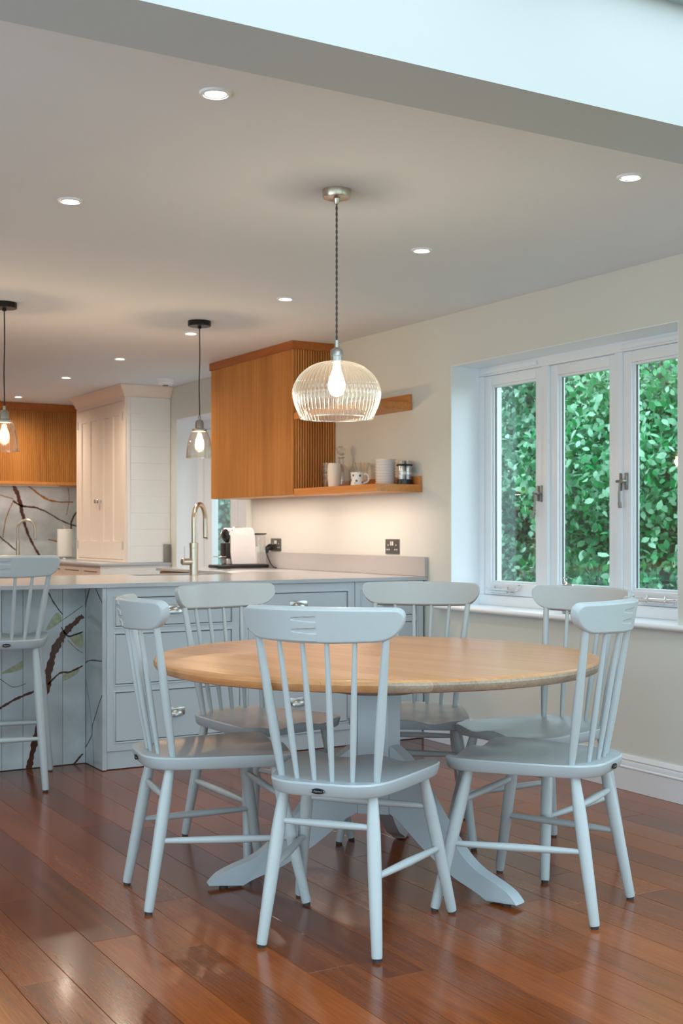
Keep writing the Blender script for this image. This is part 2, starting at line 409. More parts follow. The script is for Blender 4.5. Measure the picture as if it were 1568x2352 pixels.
td = sroot('added_door_3', (-2.25, 1.2, 0), 'unseen glazed doors added for daylight on the left of the camera')  # unseen doors, added to bring extra fill daylight in from the left
for i in range(6):
    ya, yb = -1.8 + i*1.0, -0.8 + i*1.0
    b = NB()
    bx(b, -2.30, -2.24, ya, ya+0.05, 0, 2.15); bx(b, -2.30, -2.24, yb-0.05, yb, 0, 2.15); bx(b, -2.30, -2.24, ya+0.05, yb-0.05, 0, 0.09); bx(b, -2.30, -2.24, ya+0.05, yb-0.05, 2.07, 2.15)
    fr = struct('door_leaf', b, M_white, td, smooth=False)
    struct('pane', bx(NB(), -2.275, -2.265, ya+0.05, yb-0.05, 0.09, 2.07), M_glass, fr, smooth=False)
# moulded skirting board along the window wall
prof = [(0, 0), (0.020, 0), (0.020, 0.098), (0.0225, 0.102), (0.0225, 0.106), (0.017, 0.110), (0.0165, 0.126), (0.013, 0.133), (0.015, 0.139), (0.011, 0.148), (0.007, 0.157), (0, 0.157)]
b = prism(NB(), prof, 2.52, 5.70, lambda u, v, d: (W-u, d, v+0.001))
struct('baseboard_right', b, M_trim, label='white moulded skirting board under the window', angle=25)

# ------------------------------------------------------------------ triple casement window
FX0, FX1 = W+0.185, W+0.255       # frame depth
wd = sroot('window_1', (FX0, 4.634, WZ0), 'white triple casement window looking onto green trees')
SILL = 0.762
b = NB()    # plastered reveal lining
bx(b, W+0.001, XO, WY1, WY1+0.004, SILL, WZ1)
struct('reveal', bx(NB(), W+0.0005, FX0, WY1-0.004, WY1, SILL, WZ1-0.004), M_white, wd, smooth=False); b.free()
struct('reveal', bx(NB(), W+0.0005, FX0, WY0, WY0+0.004, SILL, WZ1-0.004), M_white, wd, smooth=False)
struct('reveal', bx(NB(), W+0.0005, FX0, WY0, WY1, WZ1-0.004, WZ1), M_white, wd, smooth=False)
# sill board with rounded nose
nose = [(FX1, WZ0), (W-0.028, WZ0), (W-0.038, WZ0+0.006), (W-0.040, WZ0+0.014), (W-0.036, WZ0+0.023), (W-0.028, SILL), (FX1, SILL)]
b = prism(NB(), nose, WY0, WY1, lambda u, v, d: (u, d, v))
nose2 = [(W-0.0005, WZ0), (W-0.028, WZ0), (W-0.038, WZ0+0.006), (W-0.040, WZ0+0.014), (W-0.036, WZ0+0.023), (W-0.028, SILL), (W-0.0005, SILL)]
prism(b, nose2, WY1, WY1+0.11, lambda u, v, d: (u, d, v)); prism(b, nose2, WY0-0.11, WY0, lambda u, v, d: (u, d, v))
struct('sill', b, M_white, wd, angle=50)
J = 0.05
z0, z1 = SILL+0.055, WZ1-0.052
b = NB()
bx(b, FX0, FX1, WY0, WY1, SILL, z0, 0.004); bx(b, FX0, FX1, WY0, WY1, z1, WZ1-0.002, 0.004)
bx(b, FX0, FX1, WY1-J, WY1, z0, z1, 0.004); bx(b, FX0, FX1, WY0, WY0+J, z0, z1, 0.004)
struct('frame', b, M_white, wd)
LW = (WY1-WY0-4*J)/3
lights = [(WY1-J-LW*(i+1)-J*i, WY1-J-LW*i-J*i) for i in range(3)]
for ya, yb in ((lights[0][0]-J, lights[0][0]), (lights[1][0]-J, lights[1][0])):
    struct('mullion', bx(NB(), FX0, FX1, ya, yb, z0, z1, 0.004), M_white, wd)
def casement(ya, yb, sx, opening):
    """sash frame with bevelled glazing bead and pane"""
    s = 0.055; b = NB(); d0, d1 = sx, sx+0.045
    bx(b, d0, d1, ya+0.002, ya+s, z0+0.002, z1-0.002, 0.003); bx(b, d0, d1, yb-s, yb-0.002, z0+0.002, z1-0.002, 0.003)
    bx(b, d0, d1, ya+s, yb-s, z0+0.002, z0+s+0.012, 0.003); bx(b, d0, d1, ya+s, yb-s, z1-s, z1-0.002, 0.003)
    o = struct('sash', b, M_white, wd)
    b = NB(); t = 0.012
    bx(b, d0+0.012, d1-0.004, ya+s, ya+s+t, z0+s+0.012, z1-s, 0.002); bx(b, d0+0.012, d1-0.004, yb-s-t, yb-s, z0+s+0.012, z1-s, 0.002)
    bx(b, d0+0.012, d1-0.004, ya+s+t, yb-s-t, z0+s+0.012, z0+s+0.012+t, 0.002); bx(b, d0+0.012, d1-0.004, ya+s+t, yb-s-t, z1-s-t, z1-s, 0.002)
    struct('glazing_bead', b, M_white, o)
    struct('pane', bx(NB(), d1-0.016, d1-0.011, ya+s, yb-s, z0+s+0.01, z1-s), M_glass, o, smooth=False)
    # dark spacer bar of the sealed unit
    b = NB()
    for yy in (ya+s+t+0.004, yb-s-t-0.004): bx(b, d1-0.022, d1-0.017, yy-0.004, yy+0.004, z0+s+0.024, z1-s-t)
    struct('spacer_bar', b, M_plate, o, smooth=False)
    return o
sash1 = casement(lights[0][0], lights[0][1], FX0+0.008, True)
sash2 = casement(lights[1][0], lights[1][1], FX0+0.018, False)
sash3 = casement(lights[2][0], lights[2][1], FX0+0.008, True)
for ya, yb in ((lights[0][0]+0.03, lights[0][1]-0.01), (lights[2][0]+0.05, lights[2][1]-0.01)):
    b = bx(NB(), FX0-0.014, FX0, ya, yb, z1+0.012, z1+0.034, 0.004); bx(b, FX0-0.018, FX0, ya-0.006, yb+0.006, z1+0.008, z1+0.014, 0.002)
    struct('trickle_vent', b, M_white, wd)
def stay(ya, yb, flip):
    b = NB(); z = z0+0.038; xx = FX0-0.016
    e = -1 if flip else 1
    a, c = (ya, yb) if not flip else (yb, ya)
    tube(b, smooth_curve([(xx, a, z+0.0), (xx, a+0.03*e, z-0.004), (xx, c-0.05*e, z-0.004), (xx-0.004, c-0.03*e, z+0.004), (xx-0.008, c-0.012*e, z+0.022), (xx-0.008, c, z+0.024)], 5), 0.0052, 8)
    tube(b, [(xx+0.001, a+0.02*e, z-0.018), (xx+0.001, c-0.06*e, z-0.018)], 0.005, 8)
    for q in (0.25, 0.62):
        yy = a + (c-a)*q; bx(b, xx-0.004, FX0+0.01, yy-0.006, yy+0.006, z-0.022, z-0.012, 0.001, 1); tube(b, [(xx, yy, z-0.02), (xx, yy, z+0.014)], 0.004, 8)
    struct('casement_stay', b, M_chrome, wd)
stay(lights[0][0]+0.14, lights[0][1]-0.05, True)
stay(lights[2][0]+0.12, lights[2][1]-0.07, False)
def fastener(y, zc, side):
    b = NB(); xx = FX0
    bx(b, xx-0.004, xx+0.01, y-0.008, y+0.008, zc-0.04, zc+0.04, 0.003); bx(b, xx-0.006, xx+0.006, y-0.034*side-0.006, y-0.034*side+0.006, zc-0.045, zc+0.04, 0.002)
    tube(b, [(xx-0.002, y, zc), (xx-0.028, y, zc)], [0.010, 0.009], 10); tube(b, [(xx-0.026, y+0.006, zc), (xx-0.026, y-0.036*side, zc)], 0.007, 8)
    tube(b, smooth_curve([(xx-0.028, y-0.01*side, zc), (xx-0.03, y-0.014*side, zc-0.05), (xx-0.034, y-0.008*side, zc-0.095), (xx-0.036, y, zc-0.125)], 5), [0.005]*6+[0.006]*5+[0.009]*4+[0.0105], 8)
    struct('casement_fastener', b, M_pewter, wd)
fastener(lights[2][1]-0.028, 1.40, -1)
fastener(lights[0][0]+0.028, 1.36, 1)

# ------------------------------------------------------------------ glazed side door beyond the tall oak unit
dr = sroot('door_1', (W+0.19, 8.65, 0), 'white glazed side door with garden beyond')
DX0, DX1 = W+0.19, W+0.255
struct('reveal', bx(NB(), W+0.0005, DX0, DY1-0.004, DY1, 0, DZ), M_white, dr, smooth=False)
struct('reveal', bx(NB(), W+0.0005, DX0, DY0, DY0+0.004, 0, DZ), M_white, dr, smooth=False)
struct('reveal', bx(NB(), W+0.0005, DX0, DY0+0.004, DY1-0.004, DZ-0.004, DZ), M_white, dr, smooth=False)
b = NB(); bx(b, DX0, DX1, DY1-0.10, DY1, 0, DZ, 0.003); bx(b, DX0, DX1, DY0, DY0+0.08, 0, DZ, 0.003); bx(b, DX0, DX1, DY0+0.08, DY1-0.10, DZ-0.08, DZ, 0.003)
struct('frame', b, M_white, dr)
for ya, yb, sl, sr in ((8.56, 9.19, 0.13, 0.15), (8.08, 8.55, 0.10, 0.14)):
    b = NB(); bx(b, DX0+0.008, DX1, ya, ya+sl, 0.01, DZ-0.085, 0.003); bx(b, DX0+0.008, DX1, yb-sr, yb, 0.01, DZ-0.085, 0.003)
    bx(b, DX0+0.008, DX1, ya+sl, yb-sr, 0.01, 0.30, 0.003); bx(b, DX0+0.008, DX1, ya+sl, yb-sr, DZ-0.20, DZ-0.085, 0.003)
    lf = struct('door_leaf', b, M_white, dr)
    struct('pane', bx(NB(), DX1-0.02, DX1-0.012, ya+sl, yb-sr, 0.30, DZ-0.20), M_glass, lf, smooth=False)
struct('lock_plate', bx(NB(), DX0+0.002, DX0+0.012, 9.115, 9.145, 1.10, 1.20, 0.003), M_nickel, dr, label='brass coloured lock plate')

# ================================================================== DINING TABLE
TX, TY, TZ, TR = 2.217, 3.53, 0.745, 0.75
tb = thing('dining_table', 'round oak-topped dining table on a pale grey three-footed pedestal', 'table', (TX, TY, 0))
GR = math.radians(16)          # the staves run 16 degrees off the room's length
prof_top = [(0, TZ-0.038), (TR-0.022, TZ-0.038), (TR-0.010, TZ-0.034), (TR-0.002, TZ-0.024), (TR, TZ-0.014), (TR-0.003, TZ-0.006), (TR-0.011, TZ-0.001), (TR-0.02, TZ), (0, TZ)]
edges = [-TR]; r2 = random.Random(5)
while edges[-1] < TR-0.13: edges.append(edges[-1] + r2.uniform(0.075, 0.115))
edges.append(TR)
for i, (xa, xb) in enumerate(zip(edges[:-1], edges[1:])):
    b = NB(); lathe(b, [(max(r, 0.0005), z) for r, z in prof_top], 120)
    for co, no in (((xa+0.0003, 0, 0), (-1, 0, 0)), ((xb-0.0003, 0, 0), (1, 0, 0))):
        r = bmesh.ops.bisect_plane(b, geom=b.verts[:]+b.edges[:]+b.faces[:], plane_co=co, plane_no=no, clear_outer=True)
        ee = [e for e in r['geom_cut'] if isinstance(e, bmesh.types.BMEdge)]
        if ee: bmesh.ops.edgeloop_fill(b, edges=ee)
    b.faces.ensure_lookup_table()
    for f_ in b.faces:      # sawn ends show end grain
        n_ = f_.normal; rr = f_.calc_center_median()
        if abs(n_.z) < 0.75 and math.hypot(rr.x, rr.y) > TR-0.03 and abs(xa+xb)/2 < 0.74*TR: f_.material_index = 1
    o = obj('stave', b, [M_table, M_endg], tb, angle=30); o.rotation_euler = (0, 0, GR)
# pedestal: six-sided column, round plate, three swept feet
A0 = math.radians(167.4); wide, nar = 0.103, 0.062
Rw = (wide + 2*nar)/(2*math.sqrt(3)); Rn = (nar + 2*wide)/(2*math.sqrt(3))   # distances of narrow / wide faces
pts = []
for k in range(3):
    a = A0 + k*2*PI/3; u = Vector((math.cos(a), math.sin(a))); v = Vector((-u.y, u.x)); d = (nar + 2*wide)/(2*math.sqrt(3))
    pts += [tuple(u*d - v*nar/2), tuple(u*d + v*nar/2)]
b = prism(NB(), pts, 0.215, TZ-0.1265, lambda x, y, d: (x, y, d), 0.003)
obj('column', b, M_tpaint, tb, angle=25)
b = lathe(NB(), [(0.07, TZ-0.126), (0.15, TZ-0.122), (0.25, TZ-0.062), (0.26, TZ-0.0385)], 48); obj('top_plate', b, M_endg, tb)
foot_top = [(0.05, 0.455), (0.10, 0.435), (0.16, 0.39), (0.215, 0.32), (0.26, 0.262), (0.30, 0.212), (0.363, 0.145), (0.40, 0.113), (0.441, 0.089), (0.50, 0.068), (0.549, 0.046), (0.574, 0.024), (0.581, 0.014)]
foot_low = [(0.575, 0.006), (0.468, 0.006), (0.449, 0.018), (0.41, 0.033), (0.37, 0.046), (0.323, 0.066), (0.228, 0.120), (0.147, 0.178), (0.10, 0.212), (0.05, 0.225)]
for k in range(3):
    a = A0 + k*2*PI/3; ca, sa = math.cos(a), math.sin(a)
    poly = smooth_curve(foot_top, 3) + smooth_curve(foot_low[1:], 2)
    b = prism(NB(), poly, -0.024, 0.024, lambda r, z, d: (r*ca - d*sa, r*sa + d*ca, z), 0.003)
    lg = obj('foot', b, M_tpaint, tb, angle=28)
    b = lathe(NB(), [(0.014, 0), (0.014, 0.008)], 14, Matrix.Translation((0.53*ca, 0.53*sa, 0))); obj('foot_pad', b, M_rubber, lg)

# ================================================================== SPINDLE-BACK CHAIRS
def seat_outline():
    h = [(0, -0.243), (0.08, -0.241), (0.125, -0.226), (0.162, -0.190), (0.186, -0.12), (0.212, 0.0), (0.234, 0.12), (0.240, 0.175), (0.230, 0.218), (0.200, 0.240), (0.12, 0.247), (0, 0.249)]
    h = [(x*(1-0.05*max(0, (y+0.2)/0.4)), y if y < 0 else y*0.97) for x, y in h]
    pts = h + [(-x, y) for x, y in h[-2:0:-1]]
    return smooth_curve(pts, 4, True)
OUT = seat_outline()
def sstep(a, b, x):
    t = max(0, min(1, (x-a)/(b-a))); return t*t*(3-2*t)
def seat_bm(zt):
    b = NB(); N = len(OUT); rings = []
    def topz(x, y, s):
        z = zt
        z -= 0.013*(1-s**4)*sstep(-0.19, -0.12, y)                       # dished middle, flat deck under the spindles
        z -= 0.016*math.exp(-((abs(x)-0.10)/0.055)**2)*sstep(0.06, 0.24, y)   # thigh scoops at the front edge
        return z
    for s, dz in ((0.90, -0.040), (0.955, -0.039), (0.978, -0.033), (0.997, -0.010), (1.0, -0.005)):
        rings.append([b.verts.new((x*s, y*s, min(zt+dz, topz(x, y, 1)-0.003) if dz > -0.02 else zt+dz)) for x, y in OUT])
    for s in (0.985, 0.95, 0.86, 0.72, 0.5, 0.28, 0.1):
        rings.append([b.verts.new((x*s, y*s, topz(x*s, y*s, s))) for x, y in OUT])
    for a, c in zip(rings[:-1], rings[1:]):
        for i in range(N):
            j = (i+1) % N; b.faces.new((a[i], a[j], c[j], c[i]))
    b.faces.new(rings[0][::-1]); b.faces.new(rings[-1])
    return b
def crest_y(x): return -0.280 + 0.085*(x/0.241)**2
def crest_bm(zb, zt, shift):
    """steam-bent top rail: rounded ends, finger joint cut in the back"""
    b = NB(); H = 0.5*(zt-zb); zc = 0.5*(zt+zb); HL = 0.238
    def half(u):        # lower / upper edge at |u|: big lower, small upper corner radius
        e = (1-abs(u))*HL
        lo = -H + 0.009*(u*u) + (0.064*(1-math.sqrt(max(0, 1-((0.066-e)/0.066)**2))) if e < 0.066 else 0)
        hi = H - 0.003*u*u - (0.022*(1-math.sqrt(max(0, 1-((0.022-e)/0.022)**2))) if e < 0.022 else 0)
        return lo, max(hi, lo+0.001)
    us = sorted(set([-math.cos(PI*i/72) for i in range(73)] + [-0.35+0.42*i/40 for i in range(41)])); vs = [i/56 for i in range(57)]
    T = 0.029; rec = math.radians(11)
    def rel(u, v):      # proud fingers and the grooves between them
        if u > 0.055: return 0.0
        r = 0.0030*sstep(-0.75, 0.0, u)
        for g in (0.36, 0.70):
            t = (u+0.26)/(0.055+0.26)
            if t > 0:
                hw = 0.075*math.sqrt(min(1, t)) + 0.02
                d = abs(v-g)/hw
                if d < 1: r *= sstep(0.72, 1.0, d)*1.0 if t > 0.06 else 1-(1-sstep(0.6, 1, d))*t/0.06
        if v < 0.07 or v > 0.95: r *= 0.2
        return r
    def P(u, v, k):
        lo, hi = half(u); z = lo + (hi-lo)*v; x = u*HL
        y = crest_y(x) + shift + k*(T/2)*math.cos(rec) - z*math.tan(rec)
        return Vector((x, y, zc+z+k*(T/2)*math.sin(rec)))
    def grid(k):
        g = []
        for u in us:
            row = []
            for v in vs:
                p = P(u, v, k)
                if k < 0: p = p - Vector((0, rel(u, v), 0))
                ed = min(1, min(v, 1-v)*2*(half(u)[1]-half(u)[0])/0.012); en = min(1, (1-abs(u))*HL/0.006)
                p.y -= k*0.005*((1-min(1, ed))**2 + (1-en)**2)
                row.append(b.verts.new(p))
            g.append(row)
        for i in range(len(us)-1):
            for j in range(len(vs)-1): b.faces.new((g[i][j], g[i+1][j], g[i+1][j+1], g[i][j+1]))
        return g
    f_, k_ = grid(1), grid(-1)
    loop = [(i, 0) for i in range(len(us))] + [(len(us)-1, j) for j in range(1, len(vs))] + [(i, len(vs)-1) for i in range(len(us)-2, -1, -1)] + [(0, j) for j in range(len(vs)-2, 0, -1)]
    for (i, j), (m, n) in zip(loop, loop[1:]+loop[:1]): b.faces.new((f_[i][j], f_[m][n], k_[m][n], k_[i][j]))
    return b
LEG = [(0, 0.0145), (0.06, 0.0155), (0.25, 0.0195), (0.45, 0.0195), (0.7, 0.0178), (0.985, 0.0152), (1, 0.0140)]
STR = [(0, 0.0075), (0.03, 0.0085), (0.2, 0.0105), (0.5, 0.0125), (0.8, 0.0105), (0.97, 0.0085), (1, 0.0075)]
tc_ = bpy.data.curves.new('badge_text', 'FONT'); tc_.body = 'Neptune'; tc_.size = 0.0135; tc_.shear = 0.35; tc_.align_x = 'CENTER'; tc_.align_y = 'CENTER'; tc_.extrude = 0.0002; tc_.resolution_u = 2
to_ = bpy.data.objects.new('badge_text', tc_); COL.objects.link(to_)
dg_ = bpy.context.evaluated_depsgraph_get(); TEXT_ME = bpy.data.meshes.new_from_object(to_.evaluated_get(dg_)); TEXT_ME.name = 'lettering'
bpy.data.objects.remove(to_); TEXT_ME.materials.clear(); TEXT_ME.materials.append(M_pewter)
def make_chair(name, label, cat, group, zs, zt, stretch):
    """chair or bar stool: seat height zs, top of the rail zt; stretch = heights of front, rear and side rails"""
    t = thing(name, label, cat, group=group)
    s = obj('seat', seat_bm(zs), M_seat, t, angle=40)
    b = prism(NB(), [(0.0195*math.cos(2*PI*i/28), 0.0078*math.sin(2*PI*i/28)) for i in range(28)], -0.2435, -0.2462, lambda u, v, d: (u, d, zs-0.0215+v), 0.0004)
    bd = obj('badge', b, M_badge, s, label='black oval maker plate')
    lt = link('lettering', TEXT_ME, bd); lt.location = (0, -0.2464, zs-0.0215); lt.rotation_euler = (PI/2, 0, 0); lt.scale = (0.52, 0.52, 1)
    for sx in (-1, 1):
        b = NB(); lathe(b, [(0.0016, 0), (0.0010, 0.0008)], 8, Matrix.Translation((sx*0.0172, -0.2462, zs-0.0215)) @ Matrix.Rotation(PI/2, 4, 'X')); obj('pin', b, M_chrome, bd)
    legs = {}
    for n, sx, tp, ft in (('rl', -1, (0.132, -0.165), (0.17, -0.24)), ('rr', 1, (0.132, -0.165), (0.17, -0.24)), ('fl', -1, (0.182, 0.155), (0.25, 0.24)), ('fr', 1, (0.182, 0.155), (0.25, 0.24))):
        a, c = (sx*tp[0], tp[1], zs-0.034), (sx*ft[0], ft[1], 0.008); legs[n] = (a, c)
        lg = obj('leg', spindle(NB(), a, c, LEG, 16), M_chair, t)
        obj('foot_pad', lathe(NB(), [(0.0112, 0), (0.0112, 0.010)], 14, Matrix.Translation((c[0], c[1], 0))), M_rubber, lg)
    def on(n, z):
        a, c = legs[n]; return lerp(a, c, (a[2]-z)/(a[2]-c[2]))
    for n1, n2, z1, z2 in (('fl', 'fr', stretch[0], stretch[0]), ('rl', 'rr', stretch[1], stretch[1]), ('rl', 'fl', stretch[2], stretch[2]-0.01), ('rr', 'fr', stretch[2], stretch[2]-0.01)):
        obj('stretcher', spindle(NB(), on(n1, z1), on(n2, z2), STR, 12), M_chair, t)
    zb = zt - 0.095; sh = -(zt-0.955)*0.17 if zs < 0.5 else 0.0
    obj('top_rail', crest_bm(zb, zt, sh), M_chair, t, angle=40)
    for i, (xb, yb, xt) in enumerate(((-0.142, -0.158, -0.192), (-0.082, -0.190, -0.112), (-0.026, -0.200, -0.036), (0.026, -0.200, 0.036), (0.082, -0.190, 0.112), (0.142, -0.158, 0.192))):
        ou = i in (0, 5); zt_ = zb + (0.040 if ou else 0.012)
        yt = crest_y(xt) + sh + 0.052*math.tan(math.radians(9.5))*(0.3 if ou else 0.8)
        k = 1.0 if ou else 0.66
        pr = [(0, 0.0092*k), (0.08, 0.0112*k), (0.3, 0.0145*k), (0.45, 0.0145*k), (0.75, 0.0118*k), (1, 0.0100*k)]
        obj('spindle', spindle(NB(), (xb, yb, zs-0.008), (xt, yt, zt_), pr, 12), M_chair, t)
    return t
GC = 'spindle-back chairs around the round table'
chair = make_chair('dining_chair', 'pale grey spindle-back chair nearest the camera, seen from behind, oval plate on its seat', 'chair', GC, 0.47, 0.955, (0.335, 0.345, 0.215))
def pose(o, x, y, deg): o.location = (x, y, 0); o.rotation_euler = (0, 0, math.radians(deg) - PI/2)
pose(chair, 1.84, 3.088, 39.4)
for x, y, a, lb in ((1.649, 3.631, -9.7, 'pale grey spindle-back chair at the left side of the table, seat turned to the right'),
                    (2.082, 4.145, -77.4, 'pale grey spindle-back chair behind the table in front of the left drawer unit'),
                    (2.653, 3.952, 228.7, 'pale grey spindle-back chair behind the table between the drawers and the window'),
                    (2.850, 3.428, 185.9, 'pale grey spindle-back chair under the window, partly hidden by the rightmost chair'),
                    (2.489, 3.006, 119.0, 'rightmost pale grey spindle-back chair in front of the table, back turned to the camera')):
    c = dup(chair, (0, 0, 0), 0, lb); pose(c, x, y, a)
stool = make_chair('bar_stool', 'tall pale grey spindle-back bar stool at the marble breakfast bar', 'stool', None, 0.68, 1.055, (0.245, 0.235, 0.43))
pose(stool, 1.515, 5.655, 80)

# ================================================================== PENINSULA
CF = 5.709          # cabinet front plane
def cup_pull(parent, x, y, z):
    b = NB(); A, B_, Cc = 0.043, 0.024, 0.021; g = []
    for iu in range(17):
        u = PI*iu/16; row = []
        for iv in range(9):
            v = PI/2*iv/8
            row.append(b.verts.new((x + A*math.cos(u), y - 0.002 - B_*math.sin(u)*math.cos(v), z - 0.008 + Cc*1.25*math.sin(u)**0.8*math.sin(v) if iv else z-0.010)))
        g.append(row)
    for i in range(16):
        for j in range(8):
            try: b.faces.new((g[i][j], g[i+1][j], g[i+1][j+1], g[i][j+1]))
            except ValueError: pass
    bmesh.ops.remove_doubles(b, verts=b.verts, dist=0.0002)
    bx(b, x-0.053, x+0.053, y-0.0025, y, z-0.012, z+0.028, 0.001, 1)
    obj('cup_pull', b, M_steel, parent, world=True, angle=50, label='brushed steel cup handle')
def drawer(parent, x0, x1, z0, z1, pull=True, door=False, knob_side=1):
    """inset front with a fine bead around the opening"""
    b = NB(); t = 0.008
    for a in ((x0-t, x1+t, z1, z1+t), (x0-t, x1+t, z0-t, z0), (x0-t, x0, z0, z1), (x1, x1+t, z0, z1)):
        bx(b, a[0], a[1], CF-0.0035, CF+0.004, a[2], a[3], 0.0018)
    obj('bead', b, M_cab, parent, world=True)
    d = obj('door' if door else 'drawer', bx(NB(), x0+0.0035, x1-0.0035, CF+0.003, CF+0.02, z0+0.0035, z1-0.0035, 0.0012, 1), M_cab, parent, world=True)
    if pull: cup_pull(d, (x0+x1)/2, CF+0.003, z0+(z1-z0)*0.5)
    return d
def base_unit(label, x0, x1, fronts):
    t = thing('base_cabinet', label, 'cabinet', ((x0+x1)/2, CF, 0))
    b = NB(); t_ = 0.035
    holes = [(f[0], f[1], f[2], f[3]) for f in fronts]
    zl = sorted({h[2] for h in holes} | {h[3] for h in holes})
    hx0, hx1 = holes[0][0], holes[0][1]
    bx(b, x0, hx0, CF, CF+0.022, 0.092, 0.889, 0.001, 1); bx(b, hx1, x1, CF, CF+0.022, 0.092, 0.889, 0.001, 1)
    bounds = [0.092] + [v for h in sorted(holes, key=lambda h: h[2]) for v in (h[2], h[3])] + [0.889]
    for za, zb in zip(bounds[::2], bounds[1::2]): bx(b, hx0, hx1, CF, CF+0.022, za, zb)
    obj('face_frame', b, M_cab, t, world=True, smooth=False)
    obj('carcass', bx(NB(), x0+0.004, x1-0.004, CF+0.024, CF+0.55, 0.092, 0.886), M_gap, t, world=True, smooth=False)
    obj('plinth', bx(NB(), x0, x1, CF+0.010, CF+0.028, 0.004, 0.091), M_cab, t, world=True, smooth=False)
    for f in fronts: drawer(t, f[0], f[1], f[2], f[3], f[4], len(f) > 5 and f[5])
    return t
Z3 = ((0.135, 0.377), (0.415, 0.662), (0.698, 0.840))
base_unit('pale grey three-drawer unit beside the marble end panel', 2.040, 2.752, [(2.083, 2.709, a, b_, True) for a, b_ in Z3])
base_unit('pale grey three-drawer unit in the middle, behind the table', 2.756, 3.444, [(2.799, 3.401, a, b_, True) for a, b_ in Z3])
base_unit('narrow pale grey unit with drawer over door, next to the wall', 3.448, 3.893, [(3.491, 3.850, 0.135, 0.662, False, True), (3.491, 3.850, 0.698, 0.840, True)])
# marble cladding: end return and recessed panels under the breakfast bar
V_PANEL = [('b', [(1.729, -0.0, 0.026), (1.755, 0.115, 0.026), (1.785, 0.253, 0.026), (1.818, 0.384, 0.0282), (1.842, 0.529, 0.0325), (1.897, 0.643, 0.0325), (1.957, 0.703, 0.0238), (2.002, 0.741, 0.0217)]), ('b', [(1.547, 0.282, 0.0108), (1.589, 0.306, 0.0108), (1.656, 0.342, 0.0108), (1.733, 0.37, 0.0108), (1.803, 0.392, 0.0087)]), ('b', [(1.825, 0.407, 0.0087), (1.882, 0.458, 0.0087), (1.937, 0.463, 0.0087), (2.002, 0.49, 0.0087)]), ('k', [(1.814, 0.885, 0.0065), (1.827, 0.861, 0.0065), (1.857, 0.806, 0.0065), (1.899, 0.749, 0.0043)]), ('k', [(2.002, 0.791, 0.0026), (1.928, 0.741, 0.0026), (1.882, 0.713, 0.0022)]), ('k', [(1.891, 0.689, 0.0043), (1.928, 0.642, 0.0087), (2.002, 0.66, 0.0065)]), ('k', [(1.924, 0.622, 0.0022), (1.968, 0.577, 0.0022), (2.002, 0.553, 0.0022)]), ('b', [(2.002, 0.049, 0.0087), (1.953, -0.001, 0.0087)]), ('k', [(1.589, 0.448, 0.0022), (1.652, 0.406, 0.0022), (1.716, 0.419, 0.0022)])]
O_PANEL = [[(1.866, 0.761), (1.893, 0.721), (1.833, 0.678), (1.816, 0.685)], [(1.568, 0.47), (1.589, 0.475), (1.633, 0.498), (1.725, 0.54), (1.729, 0.505), (1.656, 0.479)], [(1.935, 0.641), (1.998, 0.654), (2.0, 0.584), (1.968, 0.592)], [(1.838, 0.411), (1.897, 0.45), (1.98, 0.476), (1.962, 0.444), (1.842, 0.396)]]
V_SIDE = [('b', [(5.893, 0.883, 0.0128), (5.946, 0.809, 0.0128), (5.999, 0.703, 0.0128)]), ('b', [(5.809, 0.886, 0.0064), (5.702, 0.81, 0.0064)]), ('b', [(5.999, 0.489, 0.0064), (5.886, 0.522, 0.0064), (5.714, 0.533, 0.0064)]), ('k', [(5.979, 0.667, 0.0043), (5.966, 0.622, 0.0043), (5.999, 0.54, 0.0043)]), ('b', [(5.714, 0.368, 0.0064), (5.841, 0.216, 0.0064), (5.873, 0.143, 0.0064), (5.999, 0.05, 0.0085)]), ('k', [(5.979, 0.456, 0.0026), (5.913, 0.346, 0.0026), (5.86, 0.198, 0.0026), (5.828, 0.003, 0.0032)])]
V_SPLASH = [('b', [(3.2, 1.608, 0.0324), (3.254, 1.477, 0.0364), (3.287, 1.333, 0.0324), (3.324, 1.185, 0.0243), (3.374, 1.069, 0.0202), (3.446, 0.94, 0.0202), (3.475, 0.877, 0.0162)]), ('o', [(3.329, 1.61, 0.0121), (3.421, 1.538, 0.0162), (3.526, 1.473, 0.0202), (3.641, 1.449, 0.0121), (3.783, 1.451, 0.0121)]), ('b', [(3.196, 1.456, 0.0162), (3.279, 1.407, 0.0162), (3.412, 1.392, 0.0162), (3.526, 1.348, 0.0121), (3.641, 1.281, 0.0121), (3.748, 1.236, 0.0121), (3.84, 1.211, 0.0121)]), ('b', [(3.831, 1.371, 0.0162), (3.77, 1.282, 0.0162), (3.757, 1.168, 0.0162)]), ('o', [(3.2, 1.448, 0.0081), (3.167, 1.382, 0.0081), (3.126, 1.262, 0.0081), (3.102, 1.107, 0.0081)]), ('b', [(3.061, 1.127, 0.0121), (3.167, 1.037, 0.0121), (3.262, 0.958, 0.0121)]), ('o', [(3.061, 1.511, 0.0081), (3.2, 1.472, 0.0081)]), ('o', [(3.723, 1.618, 0.0061), (3.74, 1.484, 0.0061), (3.714, 1.324, 0.0061)]), ('o', [(3.535, 1.089, 0.0081), (3.632, 1.068, 0.0162)])]
VM = {'b': M_vein_b, 'k': M_vein_k, 'o': M_vein_o}
VT = 0.0008
